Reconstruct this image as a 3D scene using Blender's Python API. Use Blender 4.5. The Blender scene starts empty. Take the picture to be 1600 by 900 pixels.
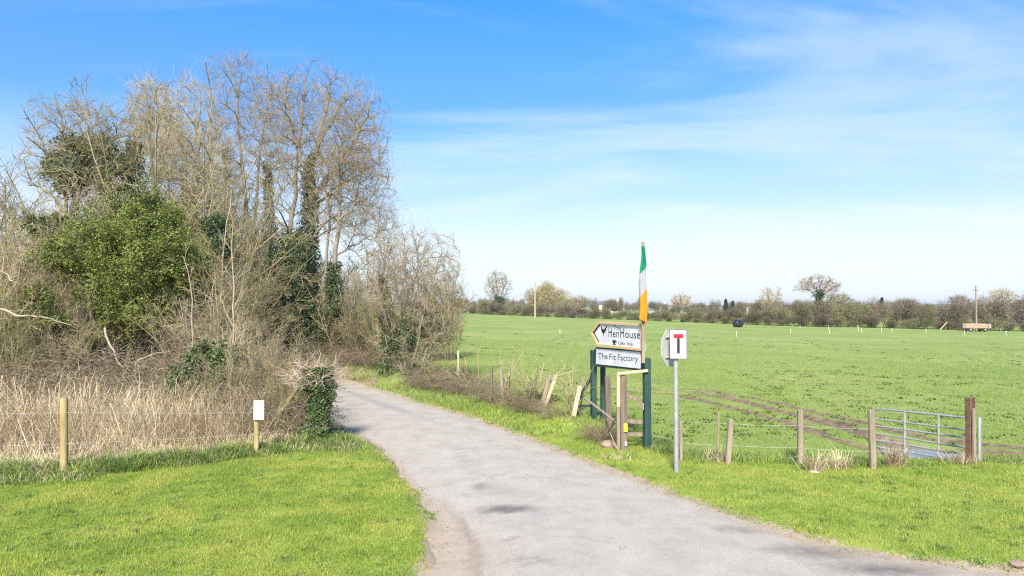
import bpy, bmesh, math
import numpy as np
from mathutils import Vector, Matrix

# ------------------------------------------------------------------ camera, sky, sun, exposure
scene = bpy.context.scene
C = scene.collection
F = 1067.0                      # focal length in pixels of the 1600 px wide photograph
CAMH = 3.3
HORIZON = 478.0
PITCH = math.atan((HORIZON - 450.0) / F)
cam_data = bpy.data.cameras.new('camera')
cam_data.sensor_width = 36.0
cam_data.lens = 36.0 * F / 1600.0
cam_data.clip_start = 0.1
cam_data.clip_end = 12000.0
cam = bpy.data.objects.new('camera', cam_data)
cam.location = (0, 0, CAMH)
cam.rotation_euler = (math.radians(90) + PITCH, 0, 0)
C.objects.link(cam)
scene.camera = cam

SUN_EL, SUN_AZ = math.radians(41), math.radians(188)      # azimuth clockwise from +Y (view direction): behind the camera, a little to the left
world = bpy.data.worlds.new('World')
scene.world = world
world.use_nodes = True
wn, wl = world.node_tree.nodes, world.node_tree.links
wn.clear()
out = wn.new('ShaderNodeOutputWorld')
bg = wn.new('ShaderNodeBackground')
bg.inputs['Strength'].default_value = 0.10
sky = wn.new('ShaderNodeTexSky')
sky.sky_type = 'NISHITA'
sky.sun_disc = False
sky.sun_elevation = SUN_EL
sky.sun_rotation = SUN_AZ
sky.altitude = 60
sky.air_density = 1.0
sky.dust_density = 0.6
sky.ozone_density = 2.2
hsv = wn.new('ShaderNodeHueSaturation')
hsv.inputs['Saturation'].default_value = 1.45
hsv.inputs['Hue'].default_value = 0.507
wl.new(sky.outputs['Color'], hsv.inputs['Color'])
# thin cirrus: noise on the sky plane (direction divided by its height)
tc = wn.new('ShaderNodeTexCoord')
sep = wn.new('ShaderNodeSeparateXYZ')
wl.new(tc.outputs['Generated'], sep.inputs[0])
def wmath(op, a, b=None, c=None):
    n = wn.new('ShaderNodeMath'); n.operation = op
    for i, v in enumerate((a, b, c)):
        if v is None: continue
        if isinstance(v, (int, float)): n.inputs[i].default_value = v
        else: wl.new(v, n.inputs[i])
    return n.outputs[0]
zz = wmath('ADD', wmath('MAXIMUM', sep.outputs[2], 0.0), 0.10)
comb = wn.new('ShaderNodeCombineXYZ')
wl.new(wmath('DIVIDE', sep.outputs[0], zz), comb.inputs[0])
wl.new(wmath('DIVIDE', sep.outputs[1], zz), comb.inputs[1])
mp = wn.new('ShaderNodeMapping')
mp.inputs['Rotation'].default_value = (0, 0, math.radians(30))
mp.inputs['Scale'].default_value = (0.42, 1.1, 1)
mp.inputs['Location'].default_value = (4.75, 2.35, 0)
wl.new(comb.outputs[0], mp.inputs[0])
n1 = wn.new('ShaderNodeTexNoise')
n1.inputs['Scale'].default_value = 0.9
n1.inputs['Detail'].default_value = 9
n1.inputs['Roughness'].default_value = 0.56
n1.inputs['Distortion'].default_value = 0.7
wl.new(mp.outputs[0], n1.inputs['Vector'])
cr = wn.new('ShaderNodeMapRange')
cr.inputs['From Min'].default_value = 0.44
cr.inputs['From Max'].default_value = 0.68
cr.interpolation_type = 'SMOOTHSTEP'
wl.new(n1.outputs['Fac'], cr.inputs['Value'])
# the veil of high cloud and haze that thickens toward the horizon, the same all round
def zcurve(stops):
    n = wn.new('ShaderNodeValToRGB'); n.color_ramp.interpolation = 'EASE'; e = n.color_ramp.elements
    while len(e) < len(stops): e.new(0.5)
    for i, (p, v) in enumerate(stops): e[i].position = p; e[i].color = (v, v, v, 1)
    wl.new(sep.outputs[2], n.inputs[0]); return n.outputs[0]
wl.new(zcurve([(0.0, 0.56), (0.10, 0.60), (0.25, 0.78), (0.42, 1.0)]), hsv.inputs['Value'])
veil2 = zcurve([(0.0, 0.90), (0.075, 0.76), (0.165, 0.38), (0.27, 0.08), (0.5, 0.02)])
wisp = wmath('MULTIPLY', cr.outputs[0], 0.42)
cover = wmath('SUBTRACT', 1.0, wmath('MULTIPLY', wmath('SUBTRACT', 1.0, veil2), wmath('SUBTRACT', 1.0, wisp)))
mixc = wn.new('ShaderNodeMix'); mixc.data_type = 'RGBA'
wl.new(cover, mixc.inputs['Factor'])
wl.new(hsv.outputs['Color'], mixc.inputs['A'])
mixc.inputs['B'].default_value = (3.45, 3.72, 4.08, 1)
wl.new(mixc.outputs['Result'], bg.inputs['Color'])
wl.new(bg.outputs[0], out.inputs['Surface'])

sun_data = bpy.data.lights.new('sun', 'SUN')
sun_data.energy = 3.6
sun_data.angle = math.radians(11.0)         # sun through thin cirrus: soft-edged shadows
sun_data.color = (1.0, 0.94, 0.84)
sun = bpy.data.objects.new('sun', sun_data)
sun.rotation_euler = (math.radians(90) - SUN_EL, 0, math.radians(180) - SUN_AZ + math.radians(0))
C.objects.link(sun)
sd = Vector((math.sin(SUN_AZ) * math.cos(SUN_EL), math.cos(SUN_AZ) * math.cos(SUN_EL), math.sin(SUN_EL)))
sun.rotation_euler = (-sd).to_track_quat('-Z', 'Y').to_euler()

scene.view_settings.view_transform = 'Standard'
scene.view_settings.look = 'None'
scene.view_settings.gamma = 1.0
scene.view_settings.use_curve_mapping = False
scene.view_settings.exposure = 1.5
scene.cycles.use_denoising = False
scene.cycles.filter_width = 1.2
scene.cycles.sample_clamp_indirect = 2.0
scene.cycles.sample_clamp_direct = 8.0
scene.cycles.max_bounces = 6
scene.cycles.diffuse_bounces = 3
scene.cycles.transparent_max_bounces = 4
scene.cycles.caustics_reflective = False
scene.cycles.caustics_refractive = False

rng = np.random.default_rng(7)

# ------------------------------------------------------------------ materials
MATS = {}
def mat(name, c1, c2=None, scale=8.0, rough=0.75, bump=0.0, bump_scale=None, island=0.0, objrand=0.0, stretch=(1, 1, 1),
        trans=0.0, spec=0.3, metal=0.0, patch=None, patch_scale=0.5, detail=5, hue=0.0):
    if name in MATS: return MATS[name]
    m = bpy.data.materials.new(name); m.use_nodes = True
    nt = m.node_tree; N, L = nt.nodes, nt.links
    b = N['Principled BSDF']; o = N['Material Output']
    b.inputs['Roughness'].default_value = rough
    b.inputs['Metallic'].default_value = metal
    b.inputs['Specular IOR Level'].default_value = spec
    c2 = c2 or c1
    co = N.new('ShaderNodeTexCoord'); mp = N.new('ShaderNodeMapping'); mp.inputs['Scale'].default_value = stretch
    L.new(co.outputs['Object'], mp.inputs[0])
    tx = N.new('ShaderNodeTexNoise'); tx.inputs['Scale'].default_value = scale; tx.inputs['Detail'].default_value = detail
    tx.inputs['Roughness'].default_value = 0.6
    L.new(mp.outputs[0], tx.inputs['Vector'])
    rp = N.new('ShaderNodeValToRGB')
    rp.color_ramp.elements[0].position = 0.32; rp.color_ramp.elements[1].position = 0.68
    rp.color_ramp.elements[0].color = (*c1, 1); rp.color_ramp.elements[1].color = (*c2, 1)
    L.new(tx.outputs['Fac'], rp.inputs[0])
    col = rp.outputs[0]
    if patch:
        g = N.new('ShaderNodeNewGeometry'); t2 = N.new('ShaderNodeTexNoise'); t2.inputs['Scale'].default_value = patch_scale; t2.inputs['Detail'].default_value = 4
        L.new(g.outputs['Position'], t2.inputs['Vector'])
        mr = N.new('ShaderNodeMapRange'); mr.inputs['From Min'].default_value = 0.42; mr.inputs['From Max'].default_value = 0.62
        L.new(t2.outputs['Fac'], mr.inputs['Value'])
        mx = N.new('ShaderNodeMix'); mx.data_type = 'RGBA'
        L.new(mr.outputs[0], mx.inputs['Factor']); L.new(col, mx.inputs['A']); mx.inputs['B'].default_value = (*patch, 1)
        col = mx.outputs['Result']
    if island or objrand or hue:
        hs = N.new('ShaderNodeHueSaturation'); L.new(col, hs.inputs['Color'])
        val = None
        if island:
            g = N.new('ShaderNodeNewGeometry')
            mr = N.new('ShaderNodeMapRange'); mr.inputs['To Min'].default_value = 1 - island; mr.inputs['To Max'].default_value = 1 + island
            L.new(g.outputs['Random Per Island'], mr.inputs['Value']); val = mr.outputs[0]
        if objrand:
            oi = N.new('ShaderNodeObjectInfo')
            mr = N.new('ShaderNodeMapRange'); mr.inputs['To Min'].default_value = 1 - objrand; mr.inputs['To Max'].default_value = 1 + objrand
            L.new(oi.outputs['Random'], mr.inputs['Value'])
            if val is None: val = mr.outputs[0]
            else:
                mm = N.new('ShaderNodeMath'); mm.operation = 'MULTIPLY'; L.new(val, mm.inputs[0]); L.new(mr.outputs[0], mm.inputs[1]); val = mm.outputs[0]
        if val is not None: L.new(val, hs.inputs['Value'])
        if hue:
            g = N.new('ShaderNodeNewGeometry'); wn_ = N.new('ShaderNodeTexWhiteNoise'); wn_.noise_dimensions = '1D'
            L.new(g.outputs['Random Per Island'], wn_.inputs['W'])
            mr = N.new('ShaderNodeMapRange'); mr.inputs['To Min'].default_value = 0.5 - hue; mr.inputs['To Max'].default_value = 0.5 + hue
            L.new(wn_.outputs['Value'], mr.inputs['Value']); L.new(mr.outputs[0], hs.inputs['Hue'])
        col = hs.outputs[0]
    L.new(col, b.inputs['Base Color'])
    if bump:
        bp = N.new('ShaderNodeBump'); bp.inputs['Strength'].default_value = bump; bp.inputs['Distance'].default_value = 0.02
        t3 = N.new('ShaderNodeTexNoise'); t3.inputs['Scale'].default_value = bump_scale or scale * 3; t3.inputs['Detail'].default_value = 4
        L.new(mp.outputs[0], t3.inputs['Vector']); L.new(t3.outputs['Fac'], bp.inputs['Height']); L.new(bp.outputs[0], b.inputs['Normal'])
    if trans:
        tr = N.new('ShaderNodeBsdfTranslucent'); L.new(col, tr.inputs['Color'])
        ms = N.new('ShaderNodeMixShader'); ms.inputs[0].default_value = trans
        L.new(b.outputs[0], ms.inputs[1]); L.new(tr.outputs[0], ms.inputs[2]); L.new(ms.outputs[0], o.inputs['Surface'])
    MATS[name] = m
    return m

# bark and twigs
mat('bark_grey', (0.17, 0.145, 0.11), (0.30, 0.265, 0.20), scale=3, stretch=(3, 3, 0.6), rough=0.9, bump=0.5)
mat('twig_grey', (0.20, 0.16, 0.10), (0.325, 0.265, 0.165), scale=2, rough=0.9, island=0.25)
mat('twig_pale', (0.31, 0.26, 0.155), (0.44, 0.37, 0.22), scale=1.0, rough=0.9, island=0.25)
mat('twig_tan', (0.27, 0.215, 0.13), (0.42, 0.345, 0.215), scale=0.8, rough=0.9, island=0.4, objrand=0.2, patch=(0.22, 0.205, 0.08), patch_scale=0.35)
mat('twig_olive', (0.17, 0.16, 0.07), (0.27, 0.245, 0.115), scale=0.8, rough=0.9, island=0.3, objrand=0.2)
mat('twig_mauve', (0.165, 0.13, 0.09), (0.27, 0.215, 0.145), scale=0.8, rough=0.9, island=0.3, objrand=0.15)
mat('far_twig_brown', (0.125, 0.10, 0.07), (0.21, 0.17, 0.115), scale=0.8, rough=0.9, island=0.3, objrand=0.2)
mat('far_twig_olive', (0.13, 0.12, 0.06), (0.21, 0.19, 0.095), scale=0.8, rough=0.9, island=0.3, objrand=0.2)
mat('cane_brown', (0.17, 0.13, 0.085), (0.32, 0.25, 0.17), scale=1.2, rough=0.85, island=0.35)
mat('bark_tan', (0.24, 0.195, 0.125), (0.36, 0.30, 0.20), scale=5, rough=0.9)
mat('branch_pale', (0.27, 0.225, 0.145), (0.39, 0.33, 0.22), scale=5, rough=0.85)
mat('seed_brown', (0.12, 0.075, 0.045), (0.21, 0.135, 0.08), scale=3, rough=0.9, island=0.4)
# leaves
mat('ivy_leaf', (0.034, 0.060, 0.018), (0.075, 0.115, 0.036), scale=1.2, rough=0.45, spec=0.45, island=0.45, trans=0.15)
mat('ivy_light', (0.050, 0.080, 0.022), (0.11, 0.145, 0.045), scale=1.2, rough=0.45, spec=0.45, island=0.45, trans=0.15)
mat('evergreen_leaf', (0.070, 0.105, 0.02), (0.235, 0.26, 0.048), scale=1.3, rough=0.5, spec=0.4, island=0.4, trans=0.25, hue=0.012)
mat('bramble_leaf', (0.105, 0.095, 0.05), (0.19, 0.155, 0.09), scale=1.5, rough=0.8, island=0.5, trans=0.15)
mat('far_leaf_green', (0.055, 0.075, 0.022), (0.11, 0.135, 0.038), scale=0.5, rough=0.8, island=0.4, objrand=0.25, trans=0.1)
mat('far_leaf_olive', (0.095, 0.095, 0.038), (0.165, 0.155, 0.065), scale=0.5, rough=0.8, island=0.4, objrand=0.2, trans=0.1)
# grasses
mat('lawn_blade', (0.175, 0.265, 0.040), (0.285, 0.37, 0.062), scale=3.5, rough=0.6, island=0.5, trans=0.42, patch=(0.40, 0.415, 0.09), patch_scale=0.8, hue=0.012)
mat('rough_blade', (0.135, 0.215, 0.045), (0.27, 0.335, 0.08), scale=1.5, rough=0.6, island=0.4, trans=0.25, hue=0.015)
mat('field_blade', (0.17, 0.245, 0.052), (0.265, 0.32, 0.082), scale=0.5, rough=0.65, island=0.35, trans=0.25, hue=0.01)
mat('dock_leaf', (0.10, 0.155, 0.038), (0.17, 0.215, 0.06), scale=1.0, rough=0.6, island=0.3, trans=0.2)
mat('straw', (0.54, 0.445, 0.27), (0.74, 0.635, 0.42), scale=1.0, rough=0.8, island=0.3, trans=0.2, patch=(0.45, 0.35, 0.215), patch_scale=0.9)
mat('litter', (0.16, 0.11, 0.07), (0.33, 0.245, 0.16), scale=2, rough=0.9, island=0.4)
mat('soil', (0.075, 0.05, 0.033), (0.16, 0.11, 0.075), scale=4, rough=0.95, bump=0.8, bump_scale=20)
# made things
mat('post_treated', (0.22, 0.165, 0.070), (0.43, 0.335, 0.165), scale=11, stretch=(1, 1, 0.12), rough=0.85, bump=0.5)
mat('wood_weathered', (0.17, 0.135, 0.095), (0.31, 0.255, 0.185), scale=9, stretch=(1.5, 1.5, 0.12), rough=0.9, bump=0.5)
mat('wood_dark', (0.10, 0.075, 0.055), (0.21, 0.165, 0.125), scale=9, stretch=(1.5, 1.5, 0.12), rough=0.9, bump=0.5)
mat('wood_pale', (0.36, 0.29, 0.18), (0.50, 0.42, 0.28), scale=7, stretch=(1.5, 1.5, 0.12), rough=0.8, bump=0.2)
mat('wood_frame', (0.50, 0.36, 0.16), (0.62, 0.48, 0.24), scale=7, stretch=(0.15, 1.5, 1.5), rough=0.7, bump=0.15)
mat('paint_green', (0.009, 0.036, 0.031), (0.040, 0.080, 0.062), scale=5, stretch=(1, 1, 0.3), rough=0.6, bump=0.2)
mat('board_white', (0.60, 0.605, 0.61), (0.76, 0.76, 0.78), scale=2.2, rough=0.45)
mat('letter_black', (0.018, 0.018, 0.022), rough=0.6)
mat('letter_green', (0.035, 0.065, 0.06), rough=0.6)
mat('sign_white', (0.48, 0.48, 0.49), (0.53, 0.53, 0.54), scale=3, rough=0.4)
mat('sign_red', (0.62, 0.012, 0.022), (0.70, 0.02, 0.035), scale=4, rough=0.45)
mat('galvanised', (0.27, 0.275, 0.27), (0.40, 0.40, 0.39), scale=14, rough=0.45, metal=0.35, spec=0.5)
mat('sign_back', (0.34, 0.345, 0.33), (0.46, 0.465, 0.44), scale=5, rough=0.6)
mat('steel_dark', (0.06, 0.06, 0.06), (0.10, 0.10, 0.10), scale=10, rough=0.5, metal=0.5)
mat('steel_rust', (0.095, 0.052, 0.034), (0.19, 0.11, 0.075), scale=9, rough=0.85, bump=0.4)
mat('bale_wrap', (0.012, 0.014, 0.017), (0.025, 0.027, 0.032), scale=5, rough=0.35, spec=0.5, bump=0.5, bump_scale=6)
mat('tyre', (0.02, 0.02, 0.02), (0.035, 0.035, 0.033), scale=10, rough=0.9)
mat('flag_green', (0.012, 0.22, 0.10), (0.02, 0.30, 0.15), scale=4, rough=0.8, trans=0.25)
mat('flag_white', (0.40, 0.415, 0.44), (0.47, 0.48, 0.50), scale=4, rough=0.8, trans=0.25)
mat('flag_orange', (0.78, 0.25, 0.012), (0.85, 0.32, 0.03), scale=4, rough=0.8, trans=0.25)
mat('stake_white', (0.75, 0.75, 0.70), rough=0.5)
mat('tag_yellow', (0.72, 0.50, 0.04), rough=0.5)
mat('plate_rust', (0.40, 0.27, 0.21), (0.50, 0.36, 0.29), scale=20, rough=0.8)
mat('stone', (0.30, 0.25, 0.20), (0.45, 0.39, 0.32), scale=6, rough=0.9, bump=0.6)
mat('stone_red', (0.19, 0.135, 0.10), (0.29, 0.215, 0.165), scale=6, rough=0.9, bump=0.6)
mat('trailer_wood', (0.26, 0.175, 0.12), (0.40, 0.29, 0.20), scale=4, stretch=(0.2, 1, 1), rough=0.9)
mat('house_render', (0.55, 0.52, 0.47), (0.64, 0.61, 0.56), scale=1, rough=0.9)
mat('roof_tile', (0.12, 0.075, 0.06), (0.20, 0.12, 0.09), scale=2, rough=0.9)
mat('roof_slate', (0.07, 0.07, 0.08), (0.12, 0.12, 0.13), scale=2, rough=0.8)
mat('window_glass', (0.03, 0.035, 0.04), rough=0.1, spec=0.6)
mat('conifer', (0.020, 0.035, 0.018), (0.045, 0.06, 0.03), scale=1, rough=0.9, island=0.4)

# ------------------------------------------------------------------ mesh helpers
def mesh_np(name, V, faces, mats=None, mat_idx=None, smooth=True):
    """V (n,3); faces: list of (m,k) int arrays"""
    me = bpy.data.meshes.new(name)
    V = np.ascontiguousarray(V, dtype=np.float32)
    me.vertices.add(len(V)); me.vertices.foreach_set('co', V.ravel())
    faces = [f for f in faces if len(f)]
    nl = sum(f.size for f in faces); npoly = sum(len(f) for f in faces)
    me.loops.add(nl); me.polygons.add(npoly)
    me.loops.foreach_set('vertex_index', np.concatenate([f.ravel() for f in faces]).astype(np.int32))
    tot = np.concatenate([np.full(len(f), f.shape[1]) for f in faces])
    st = np.concatenate([[0], np.cumsum(tot)[:-1]])
    me.polygons.foreach_set('loop_start', st.astype(np.int32))
    if smooth: me.polygons.foreach_set('use_smooth', np.ones(npoly, bool))
    for m in (mats or []): me.materials.append(MATS[m] if isinstance(m, str) else m)
    if mat_idx is not None: me.polygons.foreach_set('material_index', np.asarray(mat_idx, np.int32))
    me.update(calc_edges=True)
    return me

def link(name, me, parent=None, loc=None, rot=None, scale=None):
    o = bpy.data.objects.new(name, me); C.objects.link(o)
    if parent is not None: o.parent = parent
    if loc is not None: o.location = loc
    if rot is not None: o.rotation_euler = rot
    if scale is not None: o.scale = scale if hasattr(scale, '__len__') else (scale,) * 3
    return o

def tag(o, label=None, cat=None, group=None, kind=None):
    if label: o['label'] = label
    if cat: o['category'] = cat
    if group: o['group'] = group
    if kind: o['kind'] = kind
    return o

def thing(name, label, cat, loc=(0, 0, 0), rz=0.0, group=None):
    o = bpy.data.objects.new(name, None); C.objects.link(o)
    o.empty_display_size = 0.3
    o.location = loc; o.rotation_euler = (0, 0, rz)
    return tag(o, label, cat, group)

class MB:
    """collects solid pieces into one mesh"""
    def __init__(s): s.v = []; s.f = []; s.n = 0
    def add(s, V, faces):
        for f in faces: s.f.append([i + s.n for i in f])
        s.v.extend([tuple(p) for p in V]); s.n += len(V)
    def box(s, c, size, rot=None, bev=0.006):
        """bevelled box (chamfered edges)"""
        bm = bmesh.new(); bmesh.ops.create_cube(bm, size=1.0)
        bmesh.ops.scale(bm, vec=size, verts=bm.verts)
        b = min(bev, 0.3 * min(size))
        if b > 0: bmesh.ops.bevel(bm, geom=list(bm.edges), offset=b, segments=1, affect='EDGES')
        M = Matrix.Translation(c) @ (rot.to_4x4() if rot is not None else Matrix.Identity(4))
        bm.verts.index_update()
        s.add([M @ v.co for v in bm.verts], [[v.index for v in f.verts] for f in bm.faces]); bm.free()
        return s
    def bar(s, p0, p1, w, d, bev=0.006, side=None):
        """rectangular bar from p0 to p1: width w along 'side', depth d"""
        p0, p1 = Vector(p0), Vector(p1); z = (p1 - p0); ln = z.length; z.normalize()
        x = Vector(side) if side is not None else (Vector((1, 0, 0)) if abs(z.x) < 0.9 else Vector((0, 1, 0)))
        x = (x - z * x.dot(z)).normalized(); y = z.cross(x)
        R = Matrix((x, y, z)).transposed()
        return s.box((p0 + p1) / 2, (w, d, ln), R, bev)
    def tube(s, pts, rads, sides=10, cap=True, wob=0.0, seed=0):
        r = np.random.default_rng(seed)
        pts = [Vector(p) for p in pts]; n = len(pts); V = []
        if not hasattr(rads, '__len__'): rads = [rads] * n
        t0 = (pts[1] - pts[0]).normalized()
        ref = Vector((1, 0, 0)) if abs(t0.x) < 0.8 else Vector((0, 1, 0))
        wobs = 1 + wob * r.normal(0, 1, sides)
        for i, p in enumerate(pts):
            t = (pts[min(i + 1, n - 1)] - pts[max(i - 1, 0)]).normalized()
            x = (ref - t * ref.dot(t)).normalized(); y = t.cross(x)
            for k in range(sides):
                a = 2 * math.pi * k / sides
                V.append(p + (x * math.cos(a) + y * math.sin(a)) * rads[i] * wobs[k])
        fs = []
        for i in range(n - 1):
            for k in range(sides):
                a, b_ = i * sides + k, i * sides + (k + 1) % sides
                fs.append([a, b_, b_ + sides, a + sides])
        if cap:
            fs.append(list(range(sides))[::-1]); fs.append([(n - 1) * sides + k for k in range(sides)])
        s.add(V, fs); return s
    def prism(s, poly, y0, y1, M=None):
        """polygon in local XZ, extruded from y0 to y1"""
        n = len(poly)
        V = [Vector((x, y0, z)) for x, z in poly] + [Vector((x, y1, z)) for x, z in poly]
        if M is not None: V = [M @ v for v in V]
        area = sum(poly[i][0] * poly[(i + 1) % n][1] - poly[(i + 1) % n][0] * poly[i][1] for i in range(n))
        fr = list(range(n)); bk = [n + i for i in range(n)][::-1]
        fs = [fr, bk] + [[(i + 1) % n, i, i + n, (i + 1) % n + n] for i in range(n)]
        if area < 0: fs = [f[::-1] for f in fs]
        s.add(V, fs); return s
    def build(s, name, m, parent=None, smooth=False, loc=None, rot=None):
        me = bpy.data.meshes.new(name); me.from_pydata(s.v, [], s.f)
        me.materials.append(MATS[m])
        if smooth:
            me.polygons.foreach_set('use_smooth', np.ones(len(me.polygons), bool))
            try: me.set_sharp_from_angle(angle=math.radians(40))
            except Exception: pass
        me.update()
        return link(name, me, parent, loc, rot)

# numpy growth of branches -------------------------------------------------
def norm(a): return a / np.maximum(np.linalg.norm(a, axis=-1, keepdims=True), 1e-9)

def grow(st, di, ln, r0, nseg, wob, trop, r, rend=0.35):
    st = np.asarray(st, float); N = len(st)
    pts = np.empty((N, nseg + 1, 3)); pts[:, 0] = st; d = norm(np.asarray(di, float)).copy()
    step = np.asarray(ln, float)[:, None] / nseg
    for i in range(nseg):
        d = d + r.normal(0, wob, (N, 3)); d[:, 2] += trop
        d = norm(d); pts[:, i + 1] = pts[:, i] + d * step
    rad = np.asarray(r0, float)[:, None] * np.linspace(1, rend, nseg + 1)[None]
    return pts, rad, np.asarray(ln, float)

def spawn(B, k, t0, t1, ang, lr, rr, r, fall=0.5, rmin=0.004):
    pts, rad, ln = B; N, n1, _ = pts.shape
    idx = np.repeat(np.arange(N), k)
    t = t0 + (t1 - t0) * ((np.tile(np.arange(k), N) + r.random(N * k)) / k)
    f = np.clip(t * (n1 - 1), 0, n1 - 1.001); i = f.astype(int); fr = (f - i)[:, None]
    p = pts[idx, i] * (1 - fr) + pts[idx, i + 1] * fr
    tan = norm(pts[idx, i + 1] - pts[idx, i])
    q = r.normal(0, 1, (N * k, 3)); perp = norm(q - tan * (q * tan).sum(1, keepdims=True))
    a = np.radians(r.uniform(ang[0], ang[1], N * k))[:, None]
    d = np.cos(a) * tan + np.sin(a) * perp
    L = ln[idx] * r.uniform(lr[0], lr[1], N * k) * (1 - fall * t)
    rd = np.maximum((rad[idx, i] * (1 - fr[:, 0]) + rad[idx, i + 1] * fr[:, 0]) * rr, rmin)
    return p, d, L, rd

def tubes(B, sides=3):
    pts, rad, _ = B; N, n1, _ = pts.shape
    tan = np.empty_like(pts); tan[:, 1:-1] = pts[:, 2:] - pts[:, :-2]; tan[:, 0] = pts[:, 1] - pts[:, 0]; tan[:, -1] = pts[:, -1] - pts[:, -2]
    tan = norm(tan)
    ref = np.where(np.abs(tan[:, :1, 2:3]) > 0.8, np.array([[[1., 0, 0]]]), np.array([[[0, 0, 1.]]]))
    x = norm(np.cross(tan, np.broadcast_to(ref, tan.shape))); y = np.cross(tan, x)
    a = np.arange(sides) * 2 * math.pi / sides
    V = pts[:, :, None] + rad[:, :, None, None] * (x[:, :, None] * np.cos(a)[None, None, :, None] + y[:, :, None] * np.sin(a)[None, None, :, None])
    base = (np.arange(N) * n1 * sides)[:, None, None] + (np.arange(n1 - 1) * sides)[None, :, None]
    k = np.arange(sides)[None, None]; k2 = (k + 1) % sides
    Q = np.stack([base + k, base + k2, base + k2 + sides, base + k + sides], -1).reshape(-1, 4)
    return V.reshape(-1, 3), Q

def join_tubes(name, Bs, mats, mat_ids=None):
    Vs, Qs, mi, n = [], [], [], 0
    for j, (B, s) in enumerate(Bs):
        V, Q = tubes(B, s); Vs.append(V); Qs.append(Q + n); n += len(V)
        mi.append(np.full(len(Q), (mat_ids[j] if mat_ids else 0)))
    return mesh_np(name, np.concatenate(Vs), [np.concatenate(Qs)], mats, np.concatenate(mi))

def leaves(P, size, r, outdir=None, up=0.3, aspect=0.62):
    """diamond leaves folded along the midrib: 4 verts, 2 tris each"""
    n = len(P); q = r.normal(0, 1, (n, 3))
    if outdir is not None: q = q * 0.7 + outdir
    q[:, 2] += up
    nrm = norm(q)
    w = r.normal(0, 1, (n, 3)); u = norm(w - nrm * (w * nrm).sum(1, keepdims=True)); v = np.cross(nrm, u)
    s = (size * r.uniform(0.6, 1.35, n))[:, None]
    V = np.stack([P - u * s * 0.5, P + v * s * aspect * 0.5 + nrm * s * 0.12, P + u * s * 0.5, P - v * s * aspect * 0.5 + nrm * s * 0.12], 1)
    b = (np.arange(n) * 4)[:, None]
    T = np.concatenate([b + np.array([[0, 1, 2]]), b + np.array([[0, 2, 3]])], 1).reshape(-1, 3)
    return V.reshape(-1, 3), T

def blades(P, h, w, lean, r, bend=0.5, seg=1):
    """grass blades: seg=1 a single triangle, seg=2 a bent blade (quad + tip)"""
    n = len(P); a = r.uniform(0, 2 * math.pi, n); la = r.uniform(0, 2 * math.pi, n)
    side = np.stack([np.cos(a), np.sin(a), np.zeros(n)], 1) * (w * r.uniform(0.7, 1.3, n))[:, None] * 0.5
    H = h * r.uniform(0.55, 1.3, n)
    l = H * lean * r.uniform(0.2, 1.2, n)
    lv = np.stack([np.cos(la) * l, np.sin(la) * l, np.zeros(n)], 1)
    up = np.stack([np.zeros(n), np.zeros(n), H], 1)
    if seg == 1:
        V = np.stack([P - side, P + side, P + up + lv], 1).reshape(-1, 3)
        return V, [(np.arange(n) * 3)[:, None] + np.array([[0, 1, 2]])]
    m = P + up * 0.6 + lv * 0.35
    t = P + up * np.clip(1 - bend * l / np.maximum(H, 1e-6), 0.5, 1)[:, None] + lv * 1.1
    V = np.stack([P - side, P + side, m + side * 0.75, m - side * 0.75, t], 1).reshape(-1, 3)
    b = (np.arange(n) * 5)[:, None]
    return V, [b + np.array([[0, 1, 2, 3]]), b + np.array([[3, 2, 4]])]

# ------------------------------------------------------------------ pixel rays and terrain
def ray(px, py):
    u, v = (px - 800.0) / F, (450.0 - py) / F
    c, s = math.cos(PITCH), math.sin(PITCH)
    return np.array([u, c - v * s, s + v * c])
def at(px, py, Y):
    d = ray(px, py); d = d * (Y / d[1]); return np.array([d[0], d[1], CAMH + d[2]])
def flat(px, py, z=0.0):
    d = ray(px, py); d = d * ((z - CAMH) / d[2]); return np.array([d[0], d[1], z])

def hash2(ix, iy, s):
    h = (ix.astype(np.int64) * 374761393 + iy.astype(np.int64) * 668265263 + s * 1442695041) & 0xffffffff
    h = ((h ^ (h >> 13)) * 1274126177) & 0xffffffff
    return ((h ^ (h >> 16)) & 0xffff) / 65535.0
def vnoise(x, y, s=0):
    x0, y0 = np.floor(x), np.floor(y); fx, fy = x - x0, y - y0
    fx = fx * fx * (3 - 2 * fx); fy = fy * fy * (3 - 2 * fy)
    a, b = hash2(x0, y0, s), hash2(x0 + 1, y0, s); c, d = hash2(x0, y0 + 1, s), hash2(x0 + 1, y0 + 1, s)
    return (a * (1 - fx) + b * fx) * (1 - fy) + (c * (1 - fx) + d * fx) * fy
def fbm(x, y, s=0, o=4):
    v, a, t = 0, 0.5, 0
    for i in range(o): v = v + a * vnoise(x * 2 ** i, y * 2 ** i, s + i * 17); t += a; a *= 0.5
    return v / t
def sstep(a, b, x):
    t = np.clip((x - a) / (b - a), 0, 1); return t * t * (3 - 2 * t)

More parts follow.
